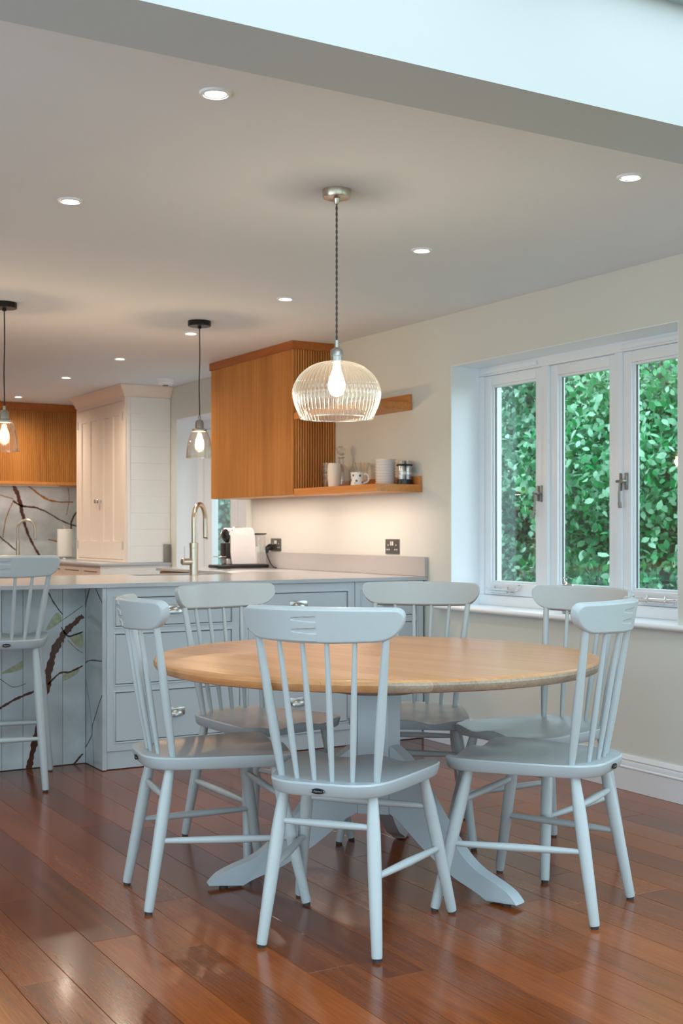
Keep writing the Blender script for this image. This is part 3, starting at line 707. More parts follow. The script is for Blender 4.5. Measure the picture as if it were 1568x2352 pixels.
def vein(parent, kind, pts, fn, lo, hi, zlo=0.0, zhi=9):
    """stone vein following a hand-drawn line, ragged edges, set flush in the slab"""
    rr = random.Random(int(pts[0][0]*1000)); q = smooth_curve(pts, 24)
    q = [p for p in q if lo-p[2] <= p[0] <= hi+p[2] and zlo-p[2] <= p[1] <= zhi+p[2]]
    ph = rr.random()*6
    if len(q) < 2: return
    b = NB(); L, R_ = [], []
    for i, (u, z, wd_) in enumerate(q):
        a, c = q[max(0, i-1)], q[min(len(q)-1, i+1)]
        dx, dz = c[0]-a[0], c[1]-a[1]; n = math.hypot(dx, dz) or 1
        nx, nz = -dz/n, dx/n; h1 = wd_/2*(1+0.22*math.sin(0.31*i+ph)+0.14*math.sin(0.9*i+2*ph)+0.1*rr.random()); h2 = wd_/2*(1+0.22*math.sin(0.37*i+3*ph)+0.14*math.sin(1.1*i+ph)+0.1*rr.random())
        cl = lambda u_, z_: fn(min(hi, max(lo, u_)), min(zhi, max(zlo, z_)))
        L.append(b.verts.new(cl(u+nx*h1, z+nz*h1))); R_.append(b.verts.new(cl(u-nx*h2, z-nz*h2)))
    for i in range(len(q)-1): b.faces.new((L[i], L[i+1], R_[i+1], R_[i]))
    obj('vein', b, VM[kind], parent, world=True, smooth=False)
def patch(parent, poly, fn, lo, hi):
    b = NB(); b.faces.new([b.verts.new(fn(min(hi, max(lo, u)), z)) for u, z in smooth_curve(poly, 4, True)])
    obj('olive_patch', b, M_olive, parent, world=True, smooth=False)
PY = 5.955
mp_ = thing('marble_panelling', 'grey veined marble panelling under the breakfast bar', 'panelling', (1.4, PY, 0))
joints = [0.30, 0.72, 1.17, 1.597, 1.701, 1.899, 2.016]
for xa, xb in zip(joints[:-1], joints[1:]):
    s = obj('slab', bx(NB(), xa+0.0008, xb-0.0008, PY, PY+0.02, 0.003, 0.888, 0.0008, 1), M_marble, mp_, world=True, smooth=False)
    fn = lambda u, z: (u, PY-VT, z)
    for k, pts in V_PANEL: vein(s, k, pts, fn, xa+0.001, xb-0.001, 0.004, 0.886)
    for pl in O_PANEL:
        c = sum(p[0] for p in pl)/len(pl)
        if xa <= c < xb: patch(s, pl, lambda u, z: (u, PY-VT*0.6, z), xa+0.001, xb-0.001)
    for k, pts in V_PANEL:          # the slab pattern goes on to the left of the stool
        if xb < 1.6: vein(s, k, [(p[0]-0.52 if xa > 1.1 else p[0]-0.95, p[1], p[2]) for p in pts], fn, xa+0.001, xb-0.001, 0.004, 0.886)
me_ = thing('marble_end_panel', 'grey veined marble end panel at the corner of the drawers', 'panel', (2.027, 5.83, 0))
s = obj('slab', bx(NB(), 2.017, 2.038, 5.707, PY+0.02, 0.003, 0.888, 0.0008, 1), M_marble, me_, world=True, smooth=False)
for k, pts in V_SIDE: vein(s, k, pts, lambda u, z: (2.017-VT, u, z), 5.708, PY, 0.004, 0.886)
tag(obj('peninsula_cabinet', bx(NB(), 0.30, 3.25, 6.28, 6.58, 0.003, 0.886), M_cab, smooth=False), 'plain pale grey cabinet back facing the kitchen behind the breakfast bar', 'cabinet')
# quartz worktop with sink cut-out, running on along the wall
wt = thing('worktop', 'light grey quartz worktop of the peninsula with undermount sink opening', 'worktop', (2.4, 6.3, 0.89))
SX0, SX1, SY0, SY1 = 2.56, 3.16, 6.62, 6.84
b = NB(); zt0, zt1, YF, YB, XL = 0.890, 0.910, 5.690, 6.90, 0.20
xs = [XL, SX0, SX1, W-0.002]; ys = [YF, SY0, SY1, YB]; gv = {}
for i, xx in enumerate(xs):
    for j, yy in enumerate(ys): gv[i, j] = (b.verts.new((xx, yy, zt0)), b.verts.new((xx, yy, zt1)))
for i in range(3):
    for j in range(3):
        if (i, j) == (1, 1): continue
        for k in (0, 1): b.faces.new([gv[p][k] for p in ((i, j), (i+1, j), (i+1, j+1), (i, j+1))])
bd = [((i, 0), (i+1, 0)) for i in range(3)] + [((i, 3), (i+1, 3)) for i in range(3)] + [((0, j), (0, j+1)) for j in range(3)] + [((3, j), (3, j+1)) for j in range(3)] + [((1, 1), (2, 1)), ((1, 2), (2, 2)), ((1, 1), (1, 2)), ((2, 1), (2, 2))]
for p, q in bd: b.faces.new((gv[p][0], gv[q][0], gv[q][1], gv[p][1]))
bmesh.ops.recalc_face_normals(b, faces=b.faces)
es = [e for e in b.edges if len(e.link_faces) == 2 and e.calc_face_angle(0) > 1]
bmesh.ops.bevel(b, geom=es, offset=0.0018, segments=2, affect='EDGES')
obj('slab', b, M_quartz, wt, world=True)
obj('upstand', bx(NB(), W-0.024, W-0.002, YF-0.005, 7.99, 0.911, 1.020, 0.001, 1), M_upst, wt, world=True)
obj('wall_run', bx(NB(), 3.262, W-0.002, YB+0.0005, 8.12, 0.890, 0.910, 0.0018), M_quartz, wt, world=True)
sk = thing('sink', 'brushed steel undermount sink behind the tap', 'sink', ((SX0+SX1)/2, (SY0+SY1)/2, 0.68))
b = NB(); o_ = 0.006
for a in ((SX0-o_, SX0-o_+0.003, SY0-o_, SY1+o_), (SX1+o_-0.003, SX1+o_, SY0-o_, SY1+o_), (SX0-o_+0.003, SX1+o_-0.003, SY0-o_, SY0-o_+0.003), (SX0-o_+0.003, SX1+o_-0.003, SY1+o_-0.003, SY1+o_)):
    bx(b, a[0], a[1], a[2], a[3], 0.68, 0.8895)
bx(b, SX0-o_, SX1+o_, SY0-o_, SY1+o_, 0.676, 0.68)
obj('bowl', b, M_steel, sk, world=True, smooth=False)
obj('drain', lathe(NB(), [(0.04, 0.6805), (0.036, 0.684), (0.01, 0.682)], 24, Matrix.Translation(((SX0+SX1)/2, (SY0+SY1)/2, 0))), M_chrome, sk, world=True)
wb = thing('wall_base_cabinet', 'low brown-fronted cabinet under the worktop along the wall', 'cabinet', (3.6, 7.52, 0))
obj('carcass', bx(NB(), 3.30, W-0.004, 6.93, 8.10, 0.01, 0.889), M_oaks, wb, world=True, smooth=False)  # body and doors coloured brown with the shelf material
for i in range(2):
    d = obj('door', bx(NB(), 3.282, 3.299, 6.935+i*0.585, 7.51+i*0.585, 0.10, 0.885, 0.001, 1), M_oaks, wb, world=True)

# ------------------------------------------------------------------ taps
def tap(name, label, x, y, z, rb, rn, H, ang, k, lever=True):
    t = thing(name, label, 'tap', (x, y, z))
    obj('body', lathe(NB(), [(rb+0.002, 0), (rb+0.002, 0.004), (rb, 0.006), (rb, 0.155*k), (rb+0.0015, 0.157*k), (rb+0.0015, 0.185*k), (rb, 0.187*k), (rn, 0.189*k)], 28), M_nickel, t)
    dx, dy = math.cos(ang), math.sin(ang); R_ = 0.088*k; h0 = H - R_
    pts = [(0, 0, 0.185*k), (0, 0, h0*0.75)] + [((R_ - R_*math.cos(a))*dx, (R_ - R_*math.cos(a))*dy, h0 + R_*math.sin(a)) for a in [PI*i/16 for i in range(17)]]
    pts.append((2*R_*dx, 2*R_*dy, h0 - 0.105*k))
    obj('spout', tube(NB(), pts, rn, 16), M_nickel, t)
    obj('nozzle', tube(NB(), [(2*R_*dx, 2*R_*dy, h0-0.1045*k), (2*R_*dx, 2*R_*dy, h0-0.112*k)], rn*0.85, 14), M_black, t)
    if lever:
        b = tube(NB(), [(0, 0, 0.078*k), (-0.074, -0.01, 0.078*k)], 0.0195*k, 18); tube(b, [(-0.074, -0.01, 0.078*k), (-0.0795, -0.0105, 0.078*k)], [0.0195*k, 0.017*k], 18)
        hb = obj('handle', b, M_nickel, t)
        obj('lever', tube(NB(), [(-0.062, -0.008, 0.088*k), (-0.062, -0.008, 0.168*k)], 0.0028, 8), M_nickel, hb)
    return t
tap('kitchen_tap', 'brushed nickel swan-neck tap with side lever on the peninsula worktop', 2.872, 6.564, 0.9103, 0.0245, 0.0138, 0.412, math.radians(44), 1.0)
tap('kitchen_tap', 'slim steel swan-neck tap against the marble splashback', 3.165, 11.25, 0.9108, 0.017, 0.011, 0.36, math.radians(-30), 0.9, False)

# ================================================================== FLUTED OAK WALL CUPBOARD AND SHELVES
def flutes(bm, n, p0, dirv, out, z0, z1, pitch):
    """half-round slats side by side"""
    for i in range(n):
        c = Vector(p0) + Vector(dirv)*(pitch*(i+0.5)); ring = []
        for k in range(7):
            a = PI*k/6; q = c + Vector(dirv)*(-(pitch*0.33)*math.cos(a)) + Vector(out)*(0.008+0.0045*math.sin(a)**0.6)
            ring.append((bm.verts.new((q.x, q.y, z0)), bm.verts.new((q.x, q.y, z1))))
        s0 = c - Vector(dirv)*pitch*0.33; s1 = c + Vector(dirv)*pitch*0.33
        ring = [(bm.verts.new((s0.x, s0.y, z0)), bm.verts.new((s0.x, s0.y, z1)))] + ring + [(bm.verts.new((s1.x, s1.y, z0)), bm.verts.new((s1.x, s1.y, z1)))]
        for (a0, a1), (b0, b1) in zip(ring[:-1], ring[1:]): bm.faces.new((a0, b0, b1, a1))
        bm.faces.new([r[0] for r in ring]); bm.faces.new([r[1] for r in ring][::-1])
    return bm
fc = thing('fluted_cupboard', 'fluted oak wall cupboard above the coffee machine', 'cupboard', (3.75, 7.33, 1.39))
obj('carcass', bx(NB(), 3.612, W-0.001, 6.725, 7.935, 1.392, 2.346), M_oak, fc, world=True, smooth=False)
obj('slatted_front', flutes(NB(), 67, (3.612, 6.727, 0), (0, 1, 0), (-1, 0, 0), 1.394, 2.297, 0.018), M_oak, fc, world=True, angle=60, kind='stuff')
obj('slatted_side', flutes(NB(), 16, (3.618, 6.725, 0), (1, 0, 0), (0, -1, 0), 1.394, 2.297, 0.018), M_oak, fc, world=True, angle=60, kind='stuff')
b = bx(NB(), 3.594, 3.613, 6.706, 7.945, 2.298, 2.349, 0.0015, 1); bx(b, 3.613, W-0.001, 6.706, 6.726, 2.298, 2.349, 0.0015, 1)
obj('cornice', b, M_oakd, fc, world=True)
obj('corner_post', bx(NB(), 3.600, 3.616, 6.712, 6.727, 1.394, 2.297, 0.002, 1), M_oak, fc, world=True)
obj('light_strip', bx(NB(), 3.655, 3.665, 6.80, 7.88, 1.3895, 1.391), M_strip, fc, world=True, smooth=False)
def shelf(label, y0, zt, led):
    t = thing('wall_shelf', label, 'shelf', (3.76, (y0+6.706)/2, zt-0.042))
    obj('board', bx(NB(), 3.604, W-0.001, y0, 6.704, zt-0.042, zt, 0.0015, 1), M_oaks, t, world=True)
    obj('back_lip', bx(NB(), W-0.022, W-0.001, y0+0.004, 6.704, zt+0.0003, zt+0.049, 0.002, 1), M_oaks, t, world=True)
    if led: obj('light_strip', bx(NB(), 3.645, 3.655, y0+0.05, 6.66, zt-0.0435, zt-0.0425), M_strip, t, world=True, smooth=False)
shelf('lower oak wall shelf holding glasses, bowls and shakers', 5.742, 1.428, True)
shelf('upper oak wall shelf, empty, behind the glass pendant', 5.843, 1.900, False)
def strip_light(name, loc, sy, e):
    l = bpy.data.lights.new(name, 'AREA'); l.shape = 'RECTANGLE'; l.size = 0.02; l.size_y = sy; l.energy = e; l.color = (1.0, 0.76, 0.64)
    o = bpy.data.objects.new(name, l); COL.objects.link(o); o.location = loc; return o
strip_light('led_light_cupboard', (3.66, 7.34, 1.388), 1.05, 3.4)
strip_light('led_light_shelf', (3.65, 6.2, 1.384), 0.88, 3.2)
o = strip_light('led_light_hood', (2.7, 11.36, 1.588), 0.02, 2.5); o.data.size = 1.8

# ------------------------------------------------------------------ things on the lower shelf
SZ = 1.4283
t = thing('glass_tumbler_stack', 'stack of clear ribbed glass tumblers beside the fluted cupboard', 'glasses', (3.80, 6.62, SZ))
for k in range(4):
    obj('tumbler', lathe(NB(), [(0.026, 0.002+0.034*k), (0.029, 0.03+0.034*k), (0.034, 0.036+0.034*k), (0.036, 0.058+0.034*k), (0.034, 0.058+0.034*k), (0.030, 0.036+0.034*k), (0.025, 0.010+0.034*k)], 24), M_crystal, t)
tag(obj('ceramic_canister', lathe(NB(), [(0.030, 0), (0.036, 0.003), (0.042, 0.06), (0.0415, 0.11), (0.038, 0.138), (0.036, 0.148), (0.031, 0.149), (0.030, 0.143), (0.033, 0.13), (0.034, 0.02), (0.002, 0.012)], 32), M_candle), 'tall white ceramic canister at the left of the lower shelf', 'canister').location = (3.735, 6.43, SZ)
t = thing('decanter', 'clear glass decanter with round cut stopper behind the white canister', 'decanter', (3.82, 6.49, SZ))
obj('flask', lathe(NB(), [(0.05, 0.001), (0.054, 0.02), (0.054, 0.09), (0.044, 0.125), (0.018, 0.150), (0.015, 0.180), (0.022, 0.190), (0.020, 0.192), (0.012, 0.180), (0.015, 0.152), (0.040, 0.124), (0.050, 0.09), (0.050, 0.022), (0.005, 0.014)], 32), M_crystal, t)
b = NB(); bmesh.ops.create_icosphere(b, subdivisions=2, radius=0.031, matrix=Matrix.Translation((0, 0, 0.232))); lathe(b, [(0.010, 0.184), (0.009, 0.206)], 16)
obj('stopper', b, M_crystal, t, smooth=False)
tag(obj('glass_vase', lathe(NB(), [(0.040, 0.001), (0.036, 0.05), (0.040, 0.10), (0.052, 0.146), (0.0495, 0.146), (0.037, 0.10), (0.033, 0.05), (0.036, 0.012), (0.003, 0.010)], 32), M_bell), 'clear flared glass standing behind the spotted mug', 'glass').location = (3.82, 6.255, SZ)
t = thing('spotted_mug', 'white mug with blue spots on the lower shelf', 'mug', (3.72, 6.135, SZ))
mg = obj('cup', lathe(NB(), [(0.036, 0.0), (0.041, 0.003), (0.0385, 0.02), (0.037, 0.05), (0.040, 0.080), (0.0375, 0.080), (0.0345, 0.05), (0.035, 0.01), (0.003, 0.008)], 36), M_china, t)
obj('handle', tube(NB(), smooth_curve([(0.028, -0.024, 0.068), (0.040, -0.038, 0.070), (0.050, -0.047, 0.050), (0.044, -0.042, 0.026), (0.029, -0.026, 0.018)], 5), 0.005, 10), M_china, t)
for a, zz in ((200, 0.062), (232, 0.030), (262, 0.060), (170, 0.035), (290, 0.022), (218, 0.012)):
    a = math.radians(a); rr = 0.0385
    b = lathe(NB(), [(0.0068, 0), (0.006, 0.0006)], 14, Matrix.Translation((rr*math.cos(a), rr*math.sin(a), zz)) @ Matrix.Rotation(a, 4, 'Z') @ Matrix.Rotation(PI/2, 4, 'Y')); obj('spot', b, M_dot, mg)
bowl = obj('bowl', lathe(NB(), [(0.050, 0), (0.054, 0.002), (0.0565, 0.010), (0.0585, 0.0125), (0.060, 0.0165), (0.058, 0.0165), (0.055, 0.0125), (0.048, 0.005), (0.002, 0.004)], 40), M_china)
tag(bowl, 'lowest white china bowl of the stack on the lower shelf', 'bowl', 'stacked white bowls'); bowl.location = (3.800, 5.955, SZ)
for k in range(1, 9):
    c = bowl.copy(); COL.objects.link(c); c.location = (3.800, 5.955, SZ+0.01655*k)
    c['label'] = ('second', 'third', 'fourth', 'fifth', 'sixth', 'seventh', 'eighth')[k-1] + ' white china bowl from the bottom of the stack on the shelf' if k < 8 else 'topmost white china bowl of the stack on the lower shelf'
t = thing('condiment_set', 'steel and glass condiment shakers held by a black band at the shelf end', 'shakers', (3.845, 5.825, SZ))
obj('tray', lathe(NB(), [(0.044, 0), (0.046, 0.002), (0.046, 0.028), (0.043, 0.030)], 32), M_black, t)
for k in range(3):
    a = math.radians(70+120*k); cx, cy = 0.0215*math.cos(a), 0.0215*math.sin(a); T = Matrix.Translation((cx, cy, 0))
    g = obj('shaker', lathe(NB(), [(0.0195, 0.031), (0.0195, 0.076)], 20, T), M_crystal, t)
    obj('cap', lathe(NB(), [(0.0198, 0.0765), (0.0198, 0.085), (0.0178, 0.132), (0.016, 0.136), (0.004, 0.137)], 20, T), M_steel, g)
    obj('filling', lathe(NB(), [(0.0175, 0.032), (0.0175, 0.058)], 16, T), (M_black, M_pale, M_dot)[k], g)
b = NB(); pts = [(0.043*math.cos(2*PI*i/36), 0.043*math.sin(2*PI*i/36), 0.112) for i in range(37)]
tube(b, pts, 0.005, 8, False); obj('band', b, M_black, t)

# ------------------------------------------------------------------ sockets
def socket(label, yc, zc, plug=False):
    t = thing('double_socket', label, 'socket', (W, yc, zc))
    obj('plate', bx(NB(), W-0.006, W, yc-0.074, yc+0.074, zc-0.0435, zc+0.0435, 0.002), M_plate, t, world=True)
    for s in (-1, 1):
        obj('switch', bx(NB(), W-0.010, W-0.0055, yc+s*0.010-0.006, yc+s*0.010+0.006, zc+0.006, zc+0.030, 0.001, 1), M_pale, t, world=True)
        b = NB(); y_ = yc+s*0.042
        bx(b, W-0.0068, W-0.0055, y_-0.003, y_+0.003, zc+0.002, zc+0.014); bx(b, W-0.0068, W-0.0055, y_-0.015, y_-0.006, zc-0.022, zc-0.014); bx(b, W-0.0068, W-0.0055, y_+0.006, y_+0.015, zc-0.022, zc-0.014)
        obj('pin_slots', b, M_pale, t, world=True, smooth=False)
    return t
socket('dark metal double socket near the window end of the worktop', 6.05, 1.075)
socket('dark metal double socket behind the coffee machine', 7.53, 1.072)

# ------------------------------------------------------------------ coffee machine
CX, CY = 3.66, 7.60
t = thing('coffee_machine', 'white capsule coffee machine on a black base below the oak cupboard', 'coffee machine', (CX, CY, 0.91))
b = bx(NB(), 3.462, 3.856, CY-0.075, CY+0.075, 0.914, 0.938, 0.008, 3)
obj('base', b, M_black, t, world=True)
poly = smooth_curve([(3.585, 0.939), (3.572, 1.02), (3.572, 1.12), (3.565, 1.165), (3.580, 1.184), (3.640, 1.188), (3.720, 1.190), (3.742, 1.180), (3.752, 1.14), (3.760, 1.04), (3.765, 0.939)], 4)
obj('body', prism(NB(), poly, CY-0.055, CY+0.055, lambda u, v, d: (u, d, v), 0.006), M_body, t, world=True)
obj('top_lid', bx(NB(), 3.60, 3.67, CY-0.03, CY+0.03, 1.1885, 1.194, 0.002), M_chrome, t, world=True)
obj('side_button', lathe(NB(), [(0.004, 0), (0.003, 0.002)], 12, Matrix.Translation((3.583, CY-0.055, 1.172)) @ Matrix.Rotation(PI/2, 4, 'X')), M_black, t, world=True)
Mh = Matrix.Translation((3.566, CY, 1.135)) @ Matrix.Rotation(-PI/2 - 0.25, 4, 'Y')
h_ = obj('brew_head', lathe(NB(), [(0.048, -0.012), (0.048, 0.006), (0.042, 0.018), (0.030, 0.026), (0.004, 0.030)], 28, Mh), M_black, t, world=True)
obj('ring', lathe(NB(), [(0.0490, -0.018), (0.0515, -0.014), (0.0515, -0.004), (0.0490, -0.001)], 28, Mh, False, False), M_chrome, h_, world=True)
obj('lever', tube(NB(), smooth_curve([(3.552, CY-0.02, 1.182), (3.530, CY-0.02, 1.178), (3.512, CY-0.015, 1.140), (3.510, CY, 1.110)], 5), 0.005, 10), M_chrome, h_, world=True)
obj('front_panel', bx(NB(), 3.540, 3.578, CY-0.045, CY+0.045, 0.98, 1.085, 0.003), M_black, t, world=True)
obj('drip_tray', bx(NB(), 3.485, 3.575, CY-0.045, CY+0.045, 0.990, 0.996, 0.002), M_chrome, t, world=True)
obj('drip_box', bx(NB(), 3.545, 3.578, CY-0.045, CY+0.045, 0.9385, 0.978, 0.003), M_steel, t, world=True)
tk = obj('water_tank', bx(NB(), 3.780, 3.842, CY-0.05, CY+0.05, 0.9385, 1.142, 0.008), M_crystal, t, world=True)
obj('tank_lid', bx(NB(), 3.778, 3.846, CY-0.052, CY+0.052, 1.1425, 1.152, 0.003), M_black, tk, world=True)
obj('capsule_bin', bx(NB(), 3.768, 3.7785, CY-0.045, CY+0.045, 0.94, 1.06, 0.002), M_pale, t, world=True)
pg = thing('power_cord', 'black plug and lead hanging from the socket to the coffee machine', 'cord', (W-0.01, 7.57, 1.05))
obj('plug', tube(NB(), [(W-0.012, 7.571, 1.055), (W-0.030, 7.571, 1.055), (W-0.052, 7.571, 1.045), (W-0.056, 7.571, 1.015)], [0.022, 0.024, 0.019, 0.010], 14), M_black, pg, world=True)
obj('lead', tube(NB(), smooth_curve([(W-0.056, 7.571, 1.018), (W-0.048, 7.555, 0.975), (W-0.040, 7.535, 0.940), (W-0.040, 7.49, 0.919), (W-0.046, 7.44, 0.917), (W-0.040, 7.475, 0.918), (3.872, 7.505, 0.919)], 6), 0.0038, 8), M_black, pg, world=True)

# ================================================================== PANTRY CUPBOARD ON ITS DRESSER BASE
PX, PYn, PYf = 3.515, 9.410, 10.625
pt = thing('pantry_cupboard', 'tall cream pantry cupboard with panelled doors and boarded side', 'cupboard', (3.7, 10.0, 0.912))
obj('carcass', bx(NB(), PX+0.02, W-0.002, PYn+0.014, PYf, 0.9125, 2.29), M_pantry, pt, world=True, smooth=False)
b = NB()    # face frame on the door side
bx(b, PX, PX+0.02, PYn, PYn+0.045, 0.9125, 2.29, 0.002, 1); bx(b, PX, PX+0.02, PYf-0.045, PYf, 0.9125, 2.29, 0.002, 1)
bx(b, PX, PX+0.02, PYn+0.045, PYf-0.045, 2.225, 2.29, 0.002, 1); bx(b, PX, PX+0.02, PYn+0.045, PYf-0.045, 0.9125, 0.932, 0.002, 1)
obj('face_frame', b, M_pantry, pt, world=True)
ym = 0.5*(PYn+PYf)
def panel_door(ya, yb, knob_y):
    b = NB(); za, zb = 0.936, 2.222; st, d0, d1 = 0.085, PX+0.001, PX+0.019
    mid = 0.5*(ya+yb)
    for a, c in ((ya, ya+st), (mid-st/2, mid+st/2), (yb-st, yb)): bx(b, d0, d1, a, c, za, zb, 0.0015, 1)
    for a, c in ((ya+st, mid-st/2), (mid+st/2, yb-st)):
        bx(b, d0, d1, a, c, zb-0.11, zb, 0.0015, 1); bx(b, d0, d1, a, c, za, za+0.15, 0.0015, 1)
    d = obj('door', b, M_pantry, pt, world=True)
    for a, c in ((ya+st, mid-st/2), (mid+st/2, yb-st)): obj('panel', bx(NB(), d0+0.011, d1, a, c, za+0.15, zb-0.11), M_pantry, d, world=True, smooth=False)
    Mk = Matrix.Translation((PX+0.001, knob_y, 1.42)) @ Matrix.Rotation(-PI/2, 4, 'Y')
    obj('knob', lathe(NB(), [(0.014, 0), (0.014, 0.003), (0.007, 0.006), (0.007, 0.018), (0.017, 0.024), (0.018, 0.032), (0.012, 0.038), (0.002, 0.039)], 20, Mk), M_chrome, d, world=True, label='chrome round knob')
    for zz in (1.05, 2.10):
        yy = ya-0.002 if knob_y > mid else yb+0.002
        obj('hinge', tube(NB(), [(PX-0.002, yy, zz-0.035), (PX-0.002, yy, zz+0.035)], 0.006, 8), M_steel, d, world=True)
panel_door(PYn+0.048, ym-0.0015, ym-0.035); panel_door(ym+0.0015, PYf-0.048, ym+0.035)
nb = 10
zs_ = [0.9125 + (2.255-0.9125)*i/nb for i in range(nb+1)]
for a, c in zip(zs_[:-1], zs_[1:]): obj('board', bx(NB(), PX+0.045, W-0.003, PYn, PYn+0.0135, a+0.0003, c-0.0003, 0.0018, 1), M_ship, pt, world=True, smooth=False)
obj('corner_strip', bx(NB(), PX+0.0205, PX+0.0445, PYn-0.003, PYn+0.0135, 0.9125, 2.255, 0.002, 1), M_ship, pt, world=True)
cp = [(0, 2.255), (0.012, 2.258), (0.014, 2.272), (0.024, 2.284), (0.034, 2.305), (0.052, 2.330), (0.056, 2.348), (0, 2.348)]
b = NB(); rings = []
for px_, py_, sx, sy in ((PX, PYf, -1, 0), (PX, PYn, -1, -1), (W-0.003, PYn, 0, -1)):
    rings.append([b.verts.new((px_+sx*u, py_+sy*u, z)) for u, z in cp])
for r0, r1 in zip(rings[:-1], rings[1:]):
    for i in range(len(cp)-1): b.faces.new((r0[i], r0[i+1], r1[i+1], r1[i]))
b.faces.new(rings[0]); b.faces.new(rings[-1][::-1])
obj('cornice', b, M_pantry, pt, world=True, angle=28)
db = thing('dresser_base', 'cream base cabinet with grey top under the pantry cupboard', 'cabinet', (3.6, 10.0, 0))
BX, BYn = 3.305, 9.402
obj('carcass', bx(NB(), BX+0.02, W-0.003, BYn+0.016, 10.87, 0.004, 0.888), M_pantry, db, world=True, smooth=False)
zs_ = [0.1 + 0.788*i/6 for i in range(7)]
for a, c in zip(zs_[:-1], zs_[1:]): obj('board', bx(NB(), BX+0.001, W-0.003, BYn+0.001, BYn+0.0155, a+0.0003, c-0.0003, 0.0018, 1), M_ship, db, world=True, smooth=False)
for i, (a, c) in enumerate(((BYn+0.02, 9.86), (9.87, 10.36), (10.37, 10.86))):
    d = obj('drawer', bx(NB(), BX, BX+0.019, a, c, 0.70, 0.868, 0.0015, 1), M_pantry, db, world=True)
    obj('recess_shade', bx(NB(), BX-0.001, BX+0.003, a+0.06, c-0.06, 0.835, 0.842), M_gap, d, world=True, smooth=False)  # dark strip on the drawer face, painting in the shade of a recess
    obj('door', bx(NB(), BX, BX+0.019, a, c, 0.11, 0.694, 0.0015, 1), M_pantry, db, world=True)
obj('top', bx(NB(), BX-0.02, W-0.003, BYn-0.02, 10.88, 0.8885, 0.9105, 0.002), M_quartz, db, world=True)
tag(obj('speaker_box', bx(NB(), 3.845, 3.905, 9.395, 9.44-0.033, 0.9112, 1.06, 0.003), M_pewter), 'slim grey box standing at the wall end of the dresser top', 'box')

# ================================================================== BACK RUN: HOOD, SPLASHBACK, WORKTOP
hd = thing('oak_hood', 'fluted oak canopy above the marble splashback', 'hood', (2.4, 11.35, 1.60))
HY = 11.195
obj('carcass', bx(NB(), 1.2, W-0.003, HY+0.012, Y1-0.002, 1.625, 2.347), M_oak, hd, world=True, smooth=False)
obj('slatted_front', flutes(NB(), 150, (1.205, HY+0.012, 0), (1, 0, 0), (0, -1, 0), 1.625, 2.28, 0.018), M_oak, hd, world=True, angle=60, kind='stuff')
obj('cornice', bx(NB(), 1.19, W-0.003, HY-0.010, HY+0.0115, 2.2805, 2.348, 0.002, 1), M_oakd, hd, world=True)
obj('bottom_board', bx(NB(), 1.2, W-0.003, HY-0.006, Y1-0.002, 1.597, 1.6245, 0.002, 1), M_oaks, hd, world=True)
obj('light_strip', bx(NB(), 1.5, 3.6, 11.42, 11.435, 1.594, 1.5965), M_strip, hd, world=True, smooth=False)
sb = thing('marble_splashback', 'grey marble splashback with dark branching veins', 'splashback', (2.6, Y1, 0.91))
SY_ = Y1-0.022
for xa, xb in ((1.2, 2.5), (2.5, W-0.003)):
    s = obj('slab', bx(NB(), xa+0.001, xb-0.001, SY_, Y1-0.002, 0.912, 1.5965), M_marble, sb, world=True, smooth=False)
    for k, pts in V_SPLASH:
        vein(s, k, pts, lambda u, z: (u, SY_-VT, z), xa+0.002, xb-0.002, 0.914, 1.595)
        vein(s, k, [(6.2-p[0]*1.12, p[1], p[2]) for p in pts], lambda u, z: (u, SY_-VT, z), xa+0.002, min(xb-0.002, 3.0), 0.914, 1.595)
br = thing('back_run_cabinet', 'cream base cabinets along the back wall under the hood', 'cabinet', (2.3, 11.2, 0))
obj('carcass', bx(NB(), 1.2, 3.30, 10.92, Y1-0.003, 0.004, 0.888), M_pantry, br, world=True, smooth=False)
for i in range(3):
    xa = 1.21 + i*0.70
    obj('door', bx(NB(), xa, xa+0.69, 10.90, 10.919, 0.11, 0.694, 0.0015, 1), M_pantry, br, world=True); obj('drawer', bx(NB(), xa, xa+0.69, 10.90, 10.919, 0.70, 0.868, 0.0015, 1), M_pantry, br, world=True)
obj('top', bx(NB(), 1.18, W-0.003, 10.885, Y1-0.003, 0.8885, 0.9105, 0.002), M_quartz, br, world=True)
t = thing('paper_towel_holder', 'white kitchen paper roll on a steel stand by the splashback', 'paper towel', (3.575, 11.15, 0.911))
obj('stand', lathe(NB(), [(0.078, 0), (0.078, 0.010), (0.072, 0.014), (0.010, 0.016), (0.010, 0.29), (0.014, 0.292), (0.020, 0.305), (0.012, 0.312), (0.016, 0.32), (0.002, 0.325)], 28), M_steel, t)
obj('paper_roll', lathe(NB(), [(0.0105, 0.018), (0.066, 0.018), (0.068, 0.022), (0.068, 0.272), (0.065, 0.276), (0.0105, 0.276)], 36, None, False, False), M_paper, t)
t = thing('wooden_tray', 'small terracotta red tray at the back of the peninsula behind the stool', 'tray', (1.60, 6.80, 0.9105))
M_terra = mat('terracotta_enamel', srgb(186, 92, 62), 0.4)
obj('base', bx(NB(), -0.36, 0.36, -0.06, 0.06, 0, 0.004, 0.001, 1), M_terra, t)
b = NB(); bx(b, -0.36, 0.36, -0.06, -0.055, 0.0045, 0.014); bx(b, -0.36, 0.36, 0.055, 0.06, 0.0045, 0.014); bx(b, -0.36, -0.355, -0.055, 0.055, 0.0045, 0.014); bx(b, 0.355, 0.36, -0.055, 0.055, 0.0045, 0.014)
obj('rim', b, M_terra, t, smooth=False)

